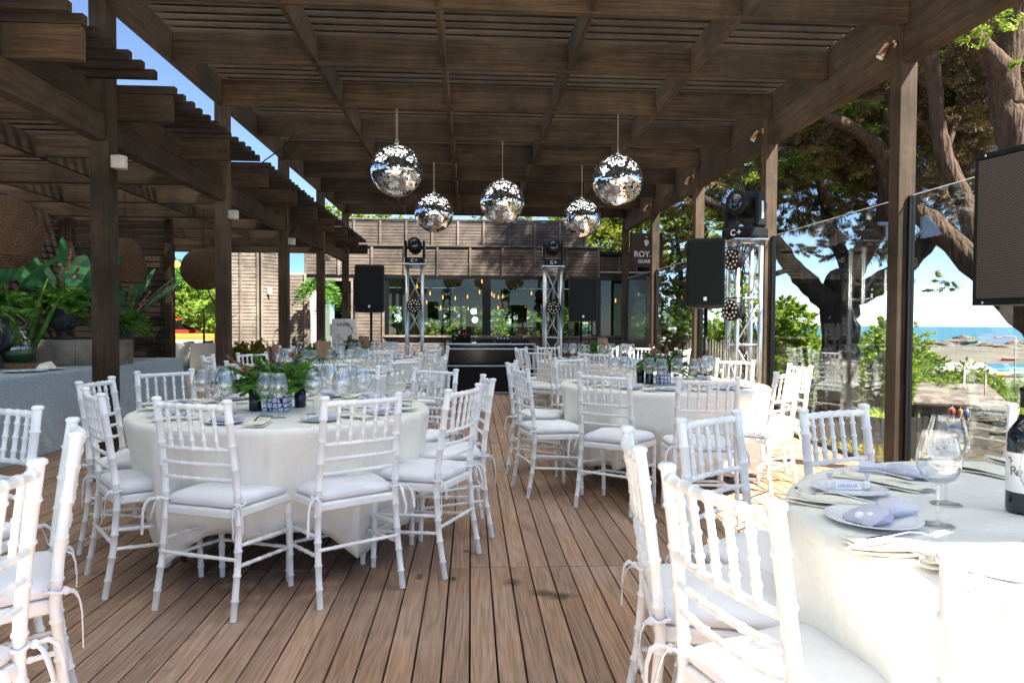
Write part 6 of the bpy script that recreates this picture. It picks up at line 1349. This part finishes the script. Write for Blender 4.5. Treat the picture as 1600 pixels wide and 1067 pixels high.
# palms and hanging plants in the doorway, dining-room greenery
def palm(px, Y, z, n, L, seed, label, mt='leafg', droop=1.4, W=.16, grp='plants by the building', h0=0):
    b_ = at(px, 500, Y); e_ = empty('potted_palm', (b_.x, Y, h0), 0, label, 'plant', grp); rng = np.random.default_rng(seed); MB().lathe([(.14, 0), (.17, .02), (.2, .35), (.17, .35), (.02, .33)], 18).build('pot', 'wallcream', e_, True); MB().tube([(0, 0, .3), (.02, 0, z-h0)], [.05, .03], 8).build('stem', 'twig', e_)
    fastmesh('fronds', np.concatenate([fern(rng, (.02, 0, z-h0), rdir(rng, .0, .95), rng.uniform(.6, 1.1)*L, W*L*1.3, 16, droop) for _ in range(n)]), mt, e_)
palm(497, 17.3, 2.15, 26, .9, 81, 'drooping palm left of the doorway', droop=2.2); palm(528, 18.6, 1.9, 24, .9, 82, 'palm standing inside the doorway', droop=1.6)
for i, (px, Y, z, L, mt) in enumerate([(690, 19.2, 1.5, .6, 'leafg'), (720, 20, 2.1, .7, 'leafd'), (820, 20.5, 1.7, 1.1, 'leafg'), (800, 22, 2.0, 1.2, 'leafg'), (660, 22, 1.5, .9, 'leafy'), (620, 19.5, 1.1, .5, 'leafy'), (845, 19, 1.1, .6, 'leafg'), (940, 20, 1.8, .9, 'leafg'), (900, 19.3, 1.0, .5, 'leafy')]):
    palm(px, Y, z, 22, L, 90+i, ['feathery plant near the left truss, inside', 'dark plant hanging by the window pillar, inside', 'tall palm inside left of the right truss', 'tall palm deep in the dining room', 'lime plant at the back left of the dining room', 'small lime plant at the left window corner', 'small fern inside behind the right truss', 'palm behind the right hand window', 'little lime fern at the right window'][i], mt, 1.2, .17, 'plants in the dining room')
for i, (px, Y, s) in enumerate([(640, 28.5, 1.3), (690, 29, 1.5), (745, 28.6, 1.3), (800, 29, 1.5), (860, 28.6, 1.2), (920, 29, 1.4)]):
    bushy(px, 495, Y, (s, s*.7, s*.9), 110+i, ['leftmost', 'second', 'third', 'fourth', 'fifth', 'sixth'][i]+' garden bush seen through the dining room from the left', 'shrub', 170, grp='garden bushes behind the dining room', ls=.14, lw=.06)
# tables with crockery inside the window
for i, (px, lb) in enumerate(((700, 'small dining table inside the left window'), (830, 'small dining table inside the middle window'), (905, 'small dining table inside the right window'))):
    b_ = at(px, 500, 19.4); e_ = empty('dining_table', (b_.x, 19.4, .021), 0, lb, 'table', 'tables in the dining room'); MB().lathe([(.44, 0), (.45, .01), (.45, .03), (.43, .035)], 28, (0, 0, .71)).build('tabletop', 'china', e_, True); MB().tube([(0, 0, .03), (0, 0, .71)], .035, 8).build('leg', 'black', e_); MB().lathe([(.25, 0), (.25, .02), (.04, .04)], 16).build('foot', 'black', e_)

# loose cables and dangling wires under the roofs
def wire(pts, r_, label, name='loose_cable', cat='cable', grp='loose cables under the roofs', m_='black'):
    p0 = Vector(pts[0]); o = MB(); limb(o, [Vector(p)-p0 for p in pts], r_, r_, 6, 1); ob = o.build(name, m_, None, True); ob.location = p0; tag(ob, label, cat, grp)
wire([at(462, 205, 7.9), at(440, 232, 7.9), at(415, 250, 7.9), at(396, 268, 7.9), at(392, 280, 7.9)], .008, 'thin black cable slanting across the sky gap above the left posts')
wire([at(455, 322, 10.6), at(462, 345, 10.6), at(455, 365, 10.6), at(440, 372, 10.6)], .010, 'black cable looped on the third left post')
